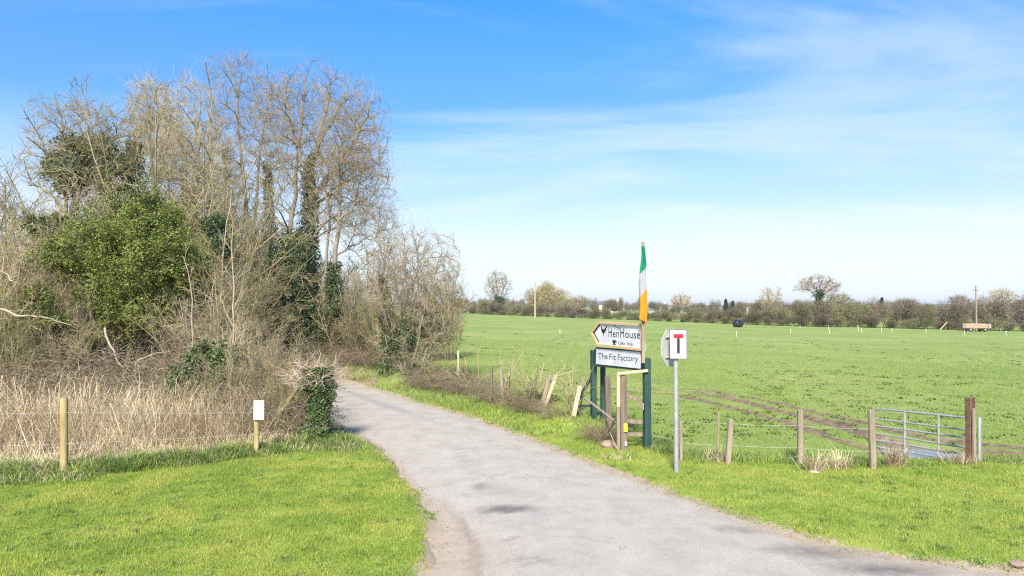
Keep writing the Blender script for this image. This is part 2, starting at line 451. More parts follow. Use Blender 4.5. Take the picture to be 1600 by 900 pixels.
def poly_world(pix): return np.array([flat(*p)[:2] for p in pix])
def smooth_poly(P, n):
    P = np.asarray(P, float); d = np.concatenate([[0], np.cumsum(np.linalg.norm(np.diff(P, axis=0), axis=1))])
    t = np.linspace(0, d[-1], n); Q = np.stack([np.interp(t, d, P[:, 0]), np.interp(t, d, P[:, 1])], 1)
    for _ in range(3): Q[1:-1] = (Q[:-2] + 2 * Q[1:-1] + Q[2:]) / 4
    return Q
R_EDGE = np.concatenate([[[34, -9], [34, 6.6], [16, 7.2]], [[9.0, 8.0]], poly_world([(1600, 896), (1444, 884), (1381, 875), (1319, 860), (1250, 842), (1178, 820), (1100, 792), (1000, 753), (913, 720), (860, 700), (812, 681), (764, 662), (720, 648), (673, 636), (607, 616), (550, 601)]), [[-9.6, 32.2], [-13.5, 34.0], [-19, 35.5], [-27, 36.5], [-60, 38]]])
L_EDGE = np.concatenate([[[-34, -9], [-34, 4.2], [-12, 4.6], [-3.2, 5.6], [-1.35, 7.0]], poly_world([(675, 900), (681, 850), (676, 812), (660, 777), (632, 748), (606, 710), (553, 677), (520, 657)]), [[-7.6, 22.6], [-11, 26.0], [-15, 29.0], [-20, 31.0], [-28, 32.2], [-60, 33.5]]])
def split_dense(P, n): return smooth_poly(P, n)
RD, LD = split_dense(R_EDGE[2:], 130), split_dense(L_EDGE[2:], 130)
RD = np.concatenate([R_EDGE[:2], RD]); LD = np.concatenate([L_EDGE[:2], LD])
ROADPOLY = np.concatenate([LD, RD[::-1]])
FENCE_PIX = [(560, 585), (640, 594), (716, 600), (770, 626), (850, 634), (905, 648), (950, 672), (1010, 703), (1063, 716), (1130, 719), (1250, 721), (1362, 727), (1440, 724), (1522, 720)]
FENCE_R = np.concatenate([poly_world(FENCE_PIX), [[12.5, 14.2], [40, 12.5]]])
FENCE_L = np.concatenate([[[-40, 12.2], [-20, 12.9]], poly_world([(100, 738), (250, 722), (400, 706), (497, 690)]), ])

def pdist(x, y, P):
    d = np.full(x.shape, 1e9)
    for (ax, ay), (bx, by) in zip(P[:-1], P[1:]):
        ex, ey = bx - ax, by - ay; L = ex * ex + ey * ey + 1e-12
        t = np.clip(((x - ax) * ex + (y - ay) * ey) / L, 0, 1)
        d = np.minimum(d, (x - ax - t * ex) ** 2 + (y - ay - t * ey) ** 2)
    return np.sqrt(d)
def inside(x, y, P):
    c = np.zeros(x.shape, bool); n = len(P)
    for i in range(n):
        (ax, ay), (bx, by) = P[i], P[(i + 1) % n]
        if ay == by: continue
        k = ((ay > y) != (by > y)) & (x < (bx - ax) * (y - ay) / (by - ay) + ax); c ^= k
    return c
def road_sd(x, y):
    """signed distance to the road outline, negative on the road (far away: a big number)"""
    d = np.full(x.shape, 50.0); near = (np.abs(x) < 62) & (y < 60) & (y > -12)
    xx, yy = x[near], y[near]
    if len(xx):
        dd = np.minimum(pdist(xx, yy, RD), pdist(xx, yy, LD)); ins = inside(xx, yy, ROADPOLY)
        d[near] = np.where(ins, -dd, dd)
    return d
def interp_y(P, x): 
    o = np.argsort(P[:, 0]); return np.interp(x, P[o, 0], P[o, 1])
def beyond_right_fence(x, y): return y > interp_y(FENCE_R, x)
BUMPS = [(flat(735, 610)[:2], 1.5, 0.8, 0.30), (flat(690, 603)[:2], 1.4, 0.8, 0.28), (flat(836, 643)[:2], 1.1, 0.6, 0.42), (flat(790, 634)[:2], 0.9, 0.5, 0.25),
         (flat(895, 668)[:2], 0.8, 0.7, 0.28), (flat(945, 690)[:2], 0.6, 0.5, 0.18), (flat(640, 600)[:2], 1.6, 1.0, 0.30), (flat(560, 590)[:2], 2.2, 1.0, 0.3)]
TRACK = np.array([[3.6, 34.0], [5.2, 28.0], [6.6, 24.0], [8.0, 20.6], [9.3, 18.6], [10.6, 16.6], [12.5, 15.0], [14.5, 13.6]])
TRACKP = np.concatenate([[at(1000, 606, 27)[:2]], poly_world([(1075, 613), (1150, 628), (1230, 648), (1290, 662), (1350, 680)]), [[9.6, 16.6], [10.9, 15.4], [12.3, 14.0], [14.5, 12.6]]])
PUDDLE = poly_world([(1440, 699)])[0]
def terrain(x, y):
    x = np.asarray(x, float); y = np.asarray(y, float)
    X = np.clip(x, -60, 120); Y = np.clip(y, 0, 230)
    z = sstep(16, 55, Y) * (-0.0218 * X + 0.00467 * Y) * np.where(x < -12, sstep(-60, -12, x) , 1)
    sd = road_sd(x, y)
    edge = sstep(-0.20, 0.24, sd + 0.55 * (fbm(x * 1.7, y * 1.7, 3, 5) - 0.5))
    z = z - 0.06 + 0.11 * edge
    amp = sstep(0.2, 2.0, sd)
    z = z + amp * 0.10 * (fbm(x * 0.45, y * 0.45, 5) - 0.5) + amp * 0.03 * (fbm(x * 3, y * 3, 9, 2) - 0.5)
    for (c, rx, ry, h) in BUMPS:
        z = z + h * edge * np.exp(-((x - c[0]) / rx) ** 2 - ((y - c[1]) / ry) ** 2) * (0.6 + 0.8 * fbm(x * 2.5, y * 2.5, 21))
    dt = pdist(x, y, TRACKP)
    z = z - 0.09 * np.exp(-((dt - 0.0) / 0.22) ** 2) - 0.07 * np.exp(-((dt - 1.05) / 0.2) ** 2) + 0.04 * np.exp(-((dt - 0.4) / 0.18) ** 2)
    z = z - 0.16 * np.exp(-((x - 9.3) / 1.5) ** 2 - ((y - 16.0) / 1.2) ** 2)
    z = z - 0.14 * np.exp(-((x - PUDDLE[0]) / 1.1) ** 2 - ((y - PUDDLE[1]) / 0.9) ** 2)
    return z
def tz(x, y): return float(terrain(np.array([x]), np.array([y]))[0])
def hit(px, py, ymax=400.0):
    """where the pixel's ray meets the ground"""
    d = ray(px, py); t = np.geomspace(5, ymax, 1500)
    P = np.array([0, 0, CAMH]) + t[:, None] * d[None] / d[1]
    below = P[:, 2] < terrain(P[:, 0], P[:, 1])
    i = int(np.argmax(below)) if below.any() else len(t) - 1
    p = P[i]; return np.array([p[0], p[1], tz(p[0], p[1])])
def stand(px, Y):
    x = (px - 800.0) / F * Y; return np.array([x, Y, tz(x, Y)])

# ------------------------------------------------------------------ ground
def tilt(x, y):
    X = np.clip(x, -60, 120); Y = np.clip(y, 0, 230)
    return sstep(16, 55, Y) * (-0.0218 * X + 0.00467 * Y) * np.where(x < -12, sstep(-60, -12, x), 1)

def ground_material(name):
    m = bpy.data.materials.new(name); m.use_nodes = True
    N, L = m.node_tree.nodes, m.node_tree.links
    b = N['Principled BSDF']; b.inputs['Roughness'].default_value = 0.9; b.inputs['Specular IOR Level'].default_value = 0.15
    g = N.new('ShaderNodeNewGeometry')
    def noise(scale, detail=5, rough=0.6, stretch=None):
        t = N.new('ShaderNodeTexNoise'); t.inputs['Scale'].default_value = scale; t.inputs['Detail'].default_value = detail; t.inputs['Roughness'].default_value = rough
        if stretch:
            mp = N.new('ShaderNodeMapping'); mp.inputs['Scale'].default_value = stretch[0]; mp.inputs['Rotation'].default_value = (0, 0, stretch[1])
            L.new(g.outputs['Position'], mp.inputs[0]); L.new(mp.outputs[0], t.inputs['Vector'])
        else: L.new(g.outputs['Position'], t.inputs['Vector'])
        return t.outputs['Fac']
    def ramp(fac, stops):
        r = N.new('ShaderNodeValToRGB'); e = r.color_ramp.elements
        while len(e) < len(stops): e.new(0.5)
        for i, (p, c) in enumerate(stops): e[i].position = p; e[i].color = (*c, 1)
        L.new(fac, r.inputs[0]); return r.outputs[0]
    def mix(f, a, c):
        mx = N.new('ShaderNodeMix'); mx.data_type = 'RGBA'
        if isinstance(f, float): mx.inputs['Factor'].default_value = f
        else: L.new(f, mx.inputs['Factor'])
        L.new(a, mx.inputs['A']); L.new(c, mx.inputs['B']); return mx.outputs['Result']
    def attr(nm, nz=None, lo=0.35, hi=0.65):
        a = N.new('ShaderNodeAttribute'); a.attribute_name = nm
        if nz is None: return a.outputs['Fac']
        s = N.new('ShaderNodeMath'); s.operation = 'MULTIPLY_ADD'; L.new(nz, s.inputs[0]); s.inputs[1].default_value = 0.9; L.new(a.outputs['Fac'], s.inputs[2])
        mr = N.new('ShaderNodeMapRange'); mr.inputs['From Min'].default_value = lo + 0.45; mr.inputs['From Max'].default_value = hi + 0.45
        L.new(s.outputs[0], mr.inputs['Value']); return mr.outputs[0]
    fine = noise(30, 4); mid = noise(2.2, 6); big = noise(0.10, 6); streak = noise(0.35, 5, 0.65, ((0.45, 2.4, 1), 0.25))
    field = mix(streak, ramp(mid, [(0.3, (0.16, 0.22, 0.048)), (0.5, (0.195, 0.25, 0.06)), (0.72, (0.235, 0.28, 0.08))]),
                ramp(big, [(0.35, (0.14, 0.205, 0.045)), (0.5, (0.19, 0.24, 0.06)), (0.65, (0.28, 0.295, 0.105))]))
    lawn = ramp(mid, [(0.3, (0.14, 0.205, 0.03)), (0.5, (0.20, 0.265, 0.042)), (0.7, (0.28, 0.31, 0.065))])
    litter = ramp(fine, [(0.3, (0.13, 0.095, 0.06)), (0.5, (0.23, 0.175, 0.11)), (0.7, (0.34, 0.27, 0.175))])
    dirt = ramp(noise(4, 8, 0.7), [(0.3, (0.23, 0.18, 0.13)), (0.55, (0.31, 0.25, 0.185)), (0.75, (0.36, 0.30, 0.23))])
    mud = ramp(noise(5, 6), [(0.3, (0.085, 0.062, 0.036)), (0.5, (0.16, 0.120, 0.075)), (0.7, (0.25, 0.195, 0.13))])
    col = mix(attr('lawn'), field, lawn)
    col = mix(attr('litter', mid), col, litter)
    col = mix(attr('dirt', noise(6, 5)), col, dirt)
    col = mix(attr('mud', noise(3.5, 6)), col, mud)
    L.new(col, b.inputs['Base Color'])
    bp = N.new('ShaderNodeBump'); bp.inputs['Strength'].default_value = 0.8; bp.inputs['Distance'].default_value = 0.05
    L.new(noise(14, 6, 0.7), bp.inputs['Height']); L.new(bp.outputs[0], b.inputs['Normal'])
    return m
GM = ground_material('ground_turf')

def axis(lo, hi, step, far_lo, far_hi, gfac=1.09):
    core = np.arange(lo, hi + 1e-6, step); a = [core]
    s, v, up = step, core[-1], []
    while v < far_hi: s *= gfac; v += s; up.append(v)
    s, v, dn = step, core[0], []
    while v > far_lo: s *= gfac; v -= s; dn.append(v)
    return np.concatenate([dn[::-1], core, up])
xs = axis(-11, 11.5, 0.13, -3500, 3500, 1.11); ys = axis(7.0, 30, 0.13, -40, 4500, 1.11)
GX, GY = np.meshgrid(xs, ys); nx, ny = len(xs), len(ys)
gx, gy = GX.ravel(), GY.ravel()
gz = terrain(gx, gy)
sdv = road_sd(gx, gy)
def smp(a): return a.astype(np.float32)
left_zone = (gx < 0) & (sdv > 0) & (gy < 45) & ~beyond_right_fence(gx, gy) & (gx < interp_y(np.stack([LD[2:, 1], LD[2:, 0]], 1), gy) + 0.5)
yl = interp_y(FENCE_L, gx)
thicket = left_zone & (gy > yl + 0.2)
lawn_m = np.where(left_zone & ~thicket, 1.0, 0.0)
verge = (sdv > 0) & ~beyond_right_fence(gx, gy) & ~left_zone & (gy > 5)
lawn_m = np.maximum(lawn_m, np.where(verge & (gx > -1), 1.0, 0.0))
far_bank = (sdv > -0.5) & (sdv < 5.0) & (gy > 24) & (gx < -3)
litter_m = np.where(thicket, 0.75, 0.0) + np.where(far_bank & (gx < -5.5), 0.7 - 0.1 * np.clip(sdv, 0, 5), 0)
for (c, rx, ry, h) in BUMPS[:4] + BUMPS[4:]:
    litter_m = np.maximum(litter_m, 0.55 * np.exp(-((gx - c[0]) / rx) ** 2 - ((gy - c[1]) / ry) ** 2))
dirt_m = 0.72 * np.exp(-(np.clip(sdv - 0.02, 0, 9) / 0.20) ** 2)
dirt_m = np.maximum(dirt_m, 0.6 * np.exp(-((gx - 5.7) / 1.1) ** 2 - ((gy - 8.55) / 0.22) ** 2))
dtr = pdist(gx, gy, TRACKP)
mud_m = np.clip(1.05 * np.exp(-(dtr / 0.38) ** 2) + 0.95 * np.exp(-((dtr - 1.05) / 0.27) ** 2), 0, 1) * sstep(33, 25, gy) * np.clip(.62 + .8 * fbm(gx * 1.1, gy * 1.1, 57), 0, 1.1)
mc_ = flat(1300, 664)[:2]; mud_m = np.maximum(mud_m, 0.62 * np.exp(-((gx - mc_[0]) / 1.3) ** 2 - ((gy - mc_[1]) / 0.9) ** 2))
gate_mid = np.array([9.6, 15.6])
mud_m = np.maximum(mud_m, 0.78 * np.exp(-((gx - gate_mid[0]) / 1.5) ** 2 - ((gy - gate_mid[1]) / 1.1) ** 2))
mound = BUMPS[2][0]
for bq in (BUMPS[0], BUMPS[1], BUMPS[3]): mud_m = np.maximum(mud_m, 0.34 * np.exp(-((gx - bq[0][0]) / bq[1]) ** 2 - ((gy - bq[0][1] + .2) / bq[2]) ** 2))
mud_m = np.maximum(mud_m, 0.95 * np.exp(-((gx - mound[0]) / 0.8) ** 2 - ((gy - mound[1] + 0.25) / 0.55) ** 2))
mud_m = np.maximum(mud_m, np.where((gy > 18) & beyond_right_fence(gx, gy) & (gy < 90), 0.42 * sstep(0.62, 0.8, fbm(gx * 0.35, gy * 0.9, 77)), 0))
# far muddy strip by the trailer
mud_m = np.maximum(mud_m, 0.5 * np.exp(-((gx - 76) / 14) ** 2 - ((gy - 104) / 3.0) ** 2))

cx = (xs[:-1] + xs[1:]) / 2; cy = (ys[:-1] + ys[1:]) / 2
FX, FY = np.meshgrid(cx, cy); fx, fy = FX.ravel(), FY.ravel()
fsd = road_sd(fx, fy)
i0 = (np.arange(ny - 1)[:, None] * nx + np.arange(nx - 1)[None]).ravel()
quads = np.stack([i0, i0 + 1, i0 + 1 + nx, i0 + nx], 1)
f_left = (fx < 0) & (fsd > -0.2) & (fy < 45) & ~beyond_right_fence(fx, fy) & (fx < interp_y(np.stack([LD[2:, 1], LD[2:, 0]], 1), fy) + 0.5)
f_thick = f_left & (fy > interp_y(FENCE_L, fx) + 0.2) & (fx > -60)
f_lawn = f_left & ~f_thick & (fy > 3) & (fx > -36)
f_verge = (fsd > -0.2) & ~beyond_right_fence(fx, fy) & ~f_left & (fy > 5) & (fx > -8) & (fx < 40)
zones = [('lawn', f_lawn), ('woodland_floor', f_thick), ('grass_verge', f_verge), ('field', ~(f_lawn | f_thick | f_verge))]
GV = np.stack([gx, gy, gz], 1)
for nm, mask in zones:
    q = quads[mask]; used = np.unique(q); remap = np.full(len(GV), -1); remap[used] = np.arange(len(used))
    me = mesh_np(nm, GV[used], [remap[q]], [GM])
    for an, arr in (('lawn', lawn_m), ('litter', litter_m), ('dirt', dirt_m), ('mud', mud_m)):
        a = me.attributes.new(an, 'FLOAT', 'POINT'); a.data.foreach_set('value', smp(arr[used]))
    tag(link(nm, me), kind='structure')

# road -----------------------------------------------------------------
def road_material():
    m = bpy.data.materials.new('road_asphalt'); m.use_nodes = True
    N, L = m.node_tree.nodes, m.node_tree.links
    b = N['Principled BSDF']; b.inputs['Roughness'].default_value = 0.88; b.inputs['Specular IOR Level'].default_value = 0.25
    g = N.new('ShaderNodeNewGeometry')
    def noise(scale, detail=5, rough=0.6, dist=0.0):
        t = N.new('ShaderNodeTexNoise'); t.inputs['Scale'].default_value = scale; t.inputs['Detail'].default_value = detail; t.inputs['Roughness'].default_value = rough; t.inputs['Distortion'].default_value = dist
        L.new(g.outputs['Position'], t.inputs['Vector']); return t.outputs['Fac']
    def ramp(fac, stops):
        r = N.new('ShaderNodeValToRGB'); e = r.color_ramp.elements
        while len(e) < len(stops): e.new(0.5)
        for i, (p, c) in enumerate(stops): e[i].position = p; e[i].color = (*c, 1)
        L.new(fac, r.inputs[0]); return r.outputs[0]
    def mixc(f, a, c, typ='MIX'):
        mx = N.new('ShaderNodeMix'); mx.data_type = 'RGBA'; mx.blend_type = typ
        if isinstance(f, float): mx.inputs['Factor'].default_value = f
        else: L.new(f, mx.inputs['Factor'])
        for k, v in (('A', a), ('B', c)):
            if isinstance(v, tuple): mx.inputs[k].default_value = (*v, 1)
            else: L.new(v, mx.inputs[k])
        return mx.outputs['Result']
    def rng_(f, lo, hi):
        mr = N.new('ShaderNodeMapRange'); mr.inputs['From Min'].default_value = lo; mr.inputs['From Max'].default_value = hi; L.new(f, mr.inputs['Value']); return mr.outputs[0]
    def attr(nm, nz, amt=0.8):
        a = N.new('ShaderNodeAttribute'); a.attribute_name = nm
        s = N.new('ShaderNodeMath'); s.operation = 'MULTIPLY_ADD'; L.new(nz, s.inputs[0]); s.inputs[1].default_value = amt; L.new(a.outputs['Fac'], s.inputs[2])
        return rng_(s.outputs[0], 0.22 + amt / 2, 0.85 + amt / 2)
    base = ramp(noise(1.6, 9, 0.72), [(0.3, (0.278, 0.250, 0.206)), (0.5, (0.335, 0.303, 0.253)), (0.7, (0.375, 0.342, 0.290))])
    speck = ramp(noise(60, 4, 0.85), [(0.3, (0.5, 0.5, 0.5)), (0.5, (1, 1, 1)), (0.72, (1.35, 1.33, 1.3))])
    col = mixc(0.9, base, speck, 'MULTIPLY')
    # old repairs and worn spots
    col = mixc(attr('wear', noise(5, 5, 0.7)), col, (0.135, 0.120, 0.105))
    col = mixc(attr('track', noise(1.3, 5)), col, (0.225, 0.222, 0.216))
    # tan dust and grit along the edges
    col = mixc(attr('dust', noise(3, 6, 0.7, 0.5)), col, ramp(noise(5, 8, 0.7, 1.0), [(0.3, (0.25, 0.19, 0.13)), (0.7, (0.37, 0.295, 0.215))]))
    col = mixc(attr('rut', noise(7, 6, 0.7)), col, (0.20, 0.15, 0.11))
    # fine cracks
    v = N.new('ShaderNodeTexVoronoi'); v.feature = 'DISTANCE_TO_EDGE'; v.inputs['Scale'].default_value = 0.75
    ad = N.new('ShaderNodeVectorMath'); ad.operation = 'ADD'
    nt_ = N.new('ShaderNodeTexNoise'); nt_.inputs['Scale'].default_value = 2.0; L.new(g.outputs['Position'], nt_.inputs['Vector'])
    L.new(g.outputs['Position'], ad.inputs[0]); L.new(nt_.outputs['Color'], ad.inputs[1]); L.new(ad.outputs[0], v.inputs['Vector'])
    ck = N.new('ShaderNodeMapRange'); ck.inputs['From Min'].default_value = 0.0; ck.inputs['From Max'].default_value = 0.012; ck.inputs['To Min'].default_value = 1; ck.inputs['To Max'].default_value = 0
    L.new(v.outputs['Distance'], ck.inputs['Value'])
    cm = N.new('ShaderNodeMath'); cm.operation = 'MULTIPLY'; L.new(ck.outputs[0], cm.inputs[0]); L.new(rng_(noise(0.6, 3), 0.50, 0.68), cm.inputs[1])
    col = mixc(cm.outputs[0], col, (0.20, 0.185, 0.165))
    L.new(col, b.inputs['Base Color'])
    bp = N.new('ShaderNodeBump'); bp.inputs['Strength'].default_value = 0.5; bp.inputs['Distance'].default_value = 0.015
    L.new(noise(45, 5, 0.85), bp.inputs['Height']); L.new(bp.outputs[0], b.inputs['Normal'])
    return m
nR = 420; na = 44
def dens(P, n):
    d = np.concatenate([[0], np.cumsum(np.linalg.norm(np.diff(P, axis=0), axis=1))]); d /= d[-1]
    return d
# matching stations: same vertex index on both edges, subdivided
st_ = np.linspace(0, len(LD) - 1, nR); k_ = np.arange(len(LD))
Lp = np.stack([np.interp(st_, k_, LD[:, j]) for j in (0, 1)], 1); Rp = np.stack([np.interp(st_, k_, RD[:, j]) for j in (0, 1)], 1)
w_ = np.linalg.norm(Rp - Lp, axis=1, keepdims=True); dirw = (Rp - Lp) / w_
Lp, Rp = Lp - dirw * 0.3, Rp + dirw * 0.3
u_ = np.linspace(0, 1, na)
RX = Lp[:, None] * (1 - u_[None, :, None]) + Rp[:, None] * u_[None, :, None]
rx, ry = RX[..., 0].ravel(), RX[..., 1].ravel()
rsd = road_sd(rx, ry)
rz = tilt(rx, ry) + 0.045 * sstep(0.2, -1.6, rsd) - 0.012 + 0.012 * (fbm(rx * 1.2, ry * 1.2, 31) - 0.5)
ii = (np.arange(nR - 1)[:, None] * na + np.arange(na - 1)[None]).ravel()
rme = mesh_np('road', np.stack([rx, ry, rz], 1), [np.stack([ii, ii + 1, ii + 1 + na, ii + na], 1)], [road_material()])
dl = pdist(rx, ry, LD[2:]); dr = pdist(rx, ry, RD[2:])
dust = 0.80 * np.exp(-(dl / (0.22 + 0.85 * sstep(13, 8.0, ry))) ** 1.3) + 0.65 * np.exp(-(dr / (0.16 + 0.35 * sstep(12, 8.5, ry))) ** 2)
rutx = np.interp(ry, [5, 8.3, 9.4, 10.6, 11.8], [-1.1, -0.45, -0.5, -0.8, -1.3])
rut = 0.62 * np.exp(-((rx - rutx) / 0.12) ** 2) * sstep(11.9, 10.4, ry)
def spot(px, py, ax, ay, a=1.0):
    c = flat(px, py)[:2]; return a * np.exp(-((rx - c[0]) / ax) ** 2 - ((ry - c[1]) / ay) ** 2)
wear = np.maximum.reduce([spot(795, 798, 0.50, 0.20, 1.25), spot(750, 762, 0.22, 0.25, 0.75), spot(790, 845, 0.35, 0.15, 0.55), spot(830, 880, 0.5, 0.25, 0.5), spot(770, 745, 0.5, 0.2, 0.4), spot(1290, 862, 0.9, 0.35, 0.8), spot(1390, 890, 0.9, 0.3, 0.85), spot(1170, 828, 0.7, 0.3, 0.55)])
cl = np.abs(dr - 1.25); trk = 0.62 * np.exp(-(cl / 0.35) ** 2) * sstep(17, 22, ry) + 0.35 * np.exp(-(np.abs(dl - 0.9) / 0.3) ** 2) * sstep(19, 24, ry)
trk = np.maximum(trk, 0.34 * np.exp(-((dl - 1.5) / .4) ** 2) * sstep(19, 13, ry)); trk = np.maximum(trk, 0.30 * np.exp(-((dr - 1.2) / .4) ** 2) * sstep(19, 13, ry))
for an, arr in (('dust', dust), ('rut', rut), ('wear', wear), ('track', trk)):
    a = rme.attributes.new(an, 'FLOAT', 'POINT'); a.data.foreach_set('value', smp(arr))
tag(link('road', rme), kind='structure')

# puddle by the gate
pm = bpy.data.materials.new('puddle_water'); pm.use_nodes = True
pb = pm.node_tree.nodes['Principled BSDF']
pb.inputs['Base Color'].default_value = (0.16, 0.13, 0.10, 1); pb.inputs['Roughness'].default_value = 0.03; pb.inputs['Specular IOR Level'].default_value = 0.9
pn = pm.node_tree.nodes.new('ShaderNodeTexNoise'); pn.inputs['Scale'].default_value = 6
pbp = pm.node_tree.nodes.new('ShaderNodeBump'); pbp.inputs['Strength'].default_value = 0.02
pm.node_tree.links.new(pn.outputs['Fac'], pbp.inputs['Height']); pm.node_tree.links.new(pbp.outputs[0], pb.inputs['Normal'])
a_ = np.linspace(0, 2 * math.pi, 41)[:-1]
rr_ = 1 + 0.25 * np.sin(3 * a_ + 1) + 0.15 * np.sin(5 * a_)
pz = tz(*PUDDLE) + 0.065
PVv = np.stack([PUDDLE[0] + 1.15 * rr_ * np.cos(a_), PUDDLE[1] + 0.8 * rr_ * np.sin(a_), np.full(40, pz)], 1)
PVv = np.concatenate([PVv, [[PUDDLE[0], PUDDLE[1], pz]]])
pme = mesh_np('puddle', PVv, [np.stack([np.arange(40), (np.arange(40) + 1) % 40, np.full(40, 40)], 1)], [pm])
tag(link('puddle', pme), kind='structure')

# far hills
hx = np.linspace(-2600, 3200, 240); hyy = np.linspace(2300, 3400, 14)
HX, HY = np.meshgrid(hx, hyy)
prof = np.sin(np.linspace(0, math.pi, 14)) ** 0.8
HZ = prof[:, None] * (7 + 13 * sstep(0.35, 0.75, fbm(HX / 700, HY / 2600, 91)) + 4 * fbm(HX / 90, HY / 300, 14)) - 2
i0 = (np.arange(13)[:, None] * 240 + np.arange(239)[None]).ravel()
hme = mesh_np('hills', np.stack([HX.ravel(), HY.ravel(), HZ.ravel()], 1), [np.stack([i0, i0 + 1, i0 + 241, i0 + 240], 1)],
              [mat('hill_cover', (0.06, 0.08, 0.045), (0.12, 0.13, 0.07), scale=0.012, rough=0.95)])
tag(link('hills', hme), kind='structure')

# ------------------------------------------------------------------ grasses
def scatter(n, xr, yr, keep, r):
    x = r.uniform(*xr, n); y = r.uniform(*yr, n)
    k = keep(x, y) & (np.abs(x) < 0.80 * y + 1.6)
    x, y = x[k], y[k]
    return np.stack([x, y, terrain(x, y) - 0.004], 1)
def grass_obj(name, P, h, w, lean, m, label, seg=1, r=rng, cat='grass', bend=0.5):
    V, Fs = blades(P, h, w, lean, r, seg=seg, bend=bend)
    o = link(name, mesh_np(name, V, Fs, [m], smooth=False))
    return tag(o, label, cat, kind='stuff')
def is_left(x, y): return (x < interp_y(np.stack([LD[2:, 1], LD[2:, 0]], 1), y) + 0.5) & (x < 0)
def keep_lawn(x, y):
    sd = road_sd(x, y); nz = fbm(x * 2.5, y * 2.5, 41)
    return (sd > -0.02 + 0.5 * (nz - 0.45)) & is_left(x, y) & (y < interp_y(FENCE_L, x) + 0.1)
P = scatter(470000, (-14, 0), (7.0, 16.5), keep_lawn, rng)
hl = (0.022 + 0.060 * fbm(P[:, 0] * 2.2, P[:, 1] * 2.2, 51) ** 1.5) * np.where(rng.random(len(P)) < .05, 1.6, 1)
grass_obj('mown_grass', P, hl, 0.0075, 0.55, 'lawn_blade', 'short bright yellow-green grass of the mown lawn left of the road')
def keep_verge(x, y):
    sd = road_sd(x, y); nz = fbm(x * 2.5, y * 2.5, 43)
    return (sd > -0.04 + 0.5 * (nz - 0.45)) & ~is_left(x, y) & ~beyond_right_fence(x, y - 0.0) & (mudf(x, y))
def mudf(x, y): return np.exp(-((x - 5.7) / 1.1) ** 2 - ((y - 8.55) / 0.2) ** 2) < 0.5 + 0.4 * fbm(x * 4, y * 4, 3)
P = scatter(520000, (-4, 14), (7.2, 24), keep_verge, rng)
hl = (0.024 + 0.062 * fbm(P[:, 0] * 2.2, P[:, 1] * 2.2, 52) ** 1.5) * np.where(rng.random(len(P)) < .05, 1.6, 1)
grass_obj('verge_grass', P, hl, 0.008, 0.55, 'lawn_blade', 'short bright grass of the verge between the road and the field fence')
# long green fringe along the fences and the roadside edge
def keep_fringe(x, y):
    nz = fbm(x * 1.6, y * 1.6, 61)
    dL = np.abs(y - interp_y(FENCE_L, x) + 0.5); a = is_left(x, y) & (x > -14) & (x < -3.2) & (dL < 0.10 + 1.25 * nz)
    return a & (road_sd(x, y) > 0.35)
P = scatter(200000, (-14, -2.5), (11.5, 18.6), keep_fringe, rng)
df_ = np.clip(np.abs(P[:, 1] - interp_y(FENCE_L, P[:, 0]) + 0.5) / 0.85, 0, 1)
hf_ = (0.04 + 0.62 * (1 - df_ ** 1.5) * fbm(P[:, 0] * 2.3, P[:, 1] * 2.3, 62) ** 1.6) * np.where(rng.random(len(P)) < .06, 1.6, 1)
grass_obj('long_fringe_grass', P, hf_, 0.010, 1.0, 'rough_blade', 'long green grass growing in front of the dry stalks left of the road', seg=2)
def keep_fringe_r(x, y):
    nz = fbm(x * 1.8, y * 1.8, 63)
    return (x > -3) & ~is_left(x, y) & (np.abs(y - interp_y(FENCE_R, x) + 0.1) < 0.10 + 0.65 * nz) & (road_sd(x, y) > 0.4)
P = scatter(130000, (-3, 13), (11.5, 24), keep_fringe_r, rng)
grass_obj('fence_line_grass', P, np.where(P[:, 0] > 7.6, 0.45, 1.0) * (0.10 + 0.20 * fbm(P[:, 0] * 2, P[:, 1] * 2, 64)), 0.010, 0.9, 'rough_blade', 'longer tufted grass along the foot of the field fence', seg=2)
# roadside edge weeds at the foot of the ivy stump and far verge
def bumpm(x, y):
    m = np.zeros_like(x)
    for (c, rx, ry, h) in BUMPS[:4]: m = np.maximum(m, np.exp(-((x - c[0]) / rx) ** 2 - ((y - c[1] + .1) / ry) ** 2))
    return m
def keep_far_verge(x, y):
    sd = road_sd(x, y); nz = fbm(x * 1.3, y * 1.3, 65)
    return (sd > 0.1) & (sd < 2.6) & ~is_left(x, y) & (y > 17) & (nz > 0.36) & (bumpm(x, y) < 0.75 + 0.5 * (nz - .5))
P = scatter(90000, (-20, 3), (16, 38), keep_far_verge, rng)
grass_obj('bank_grass', P, 0.08 + 0.14 * fbm(P[:, 0] * 2, P[:, 1] * 2, 66), 0.014, 0.8, 'rough_blade', 'rough grass on the roadside bank in front of the leaning posts', seg=2)
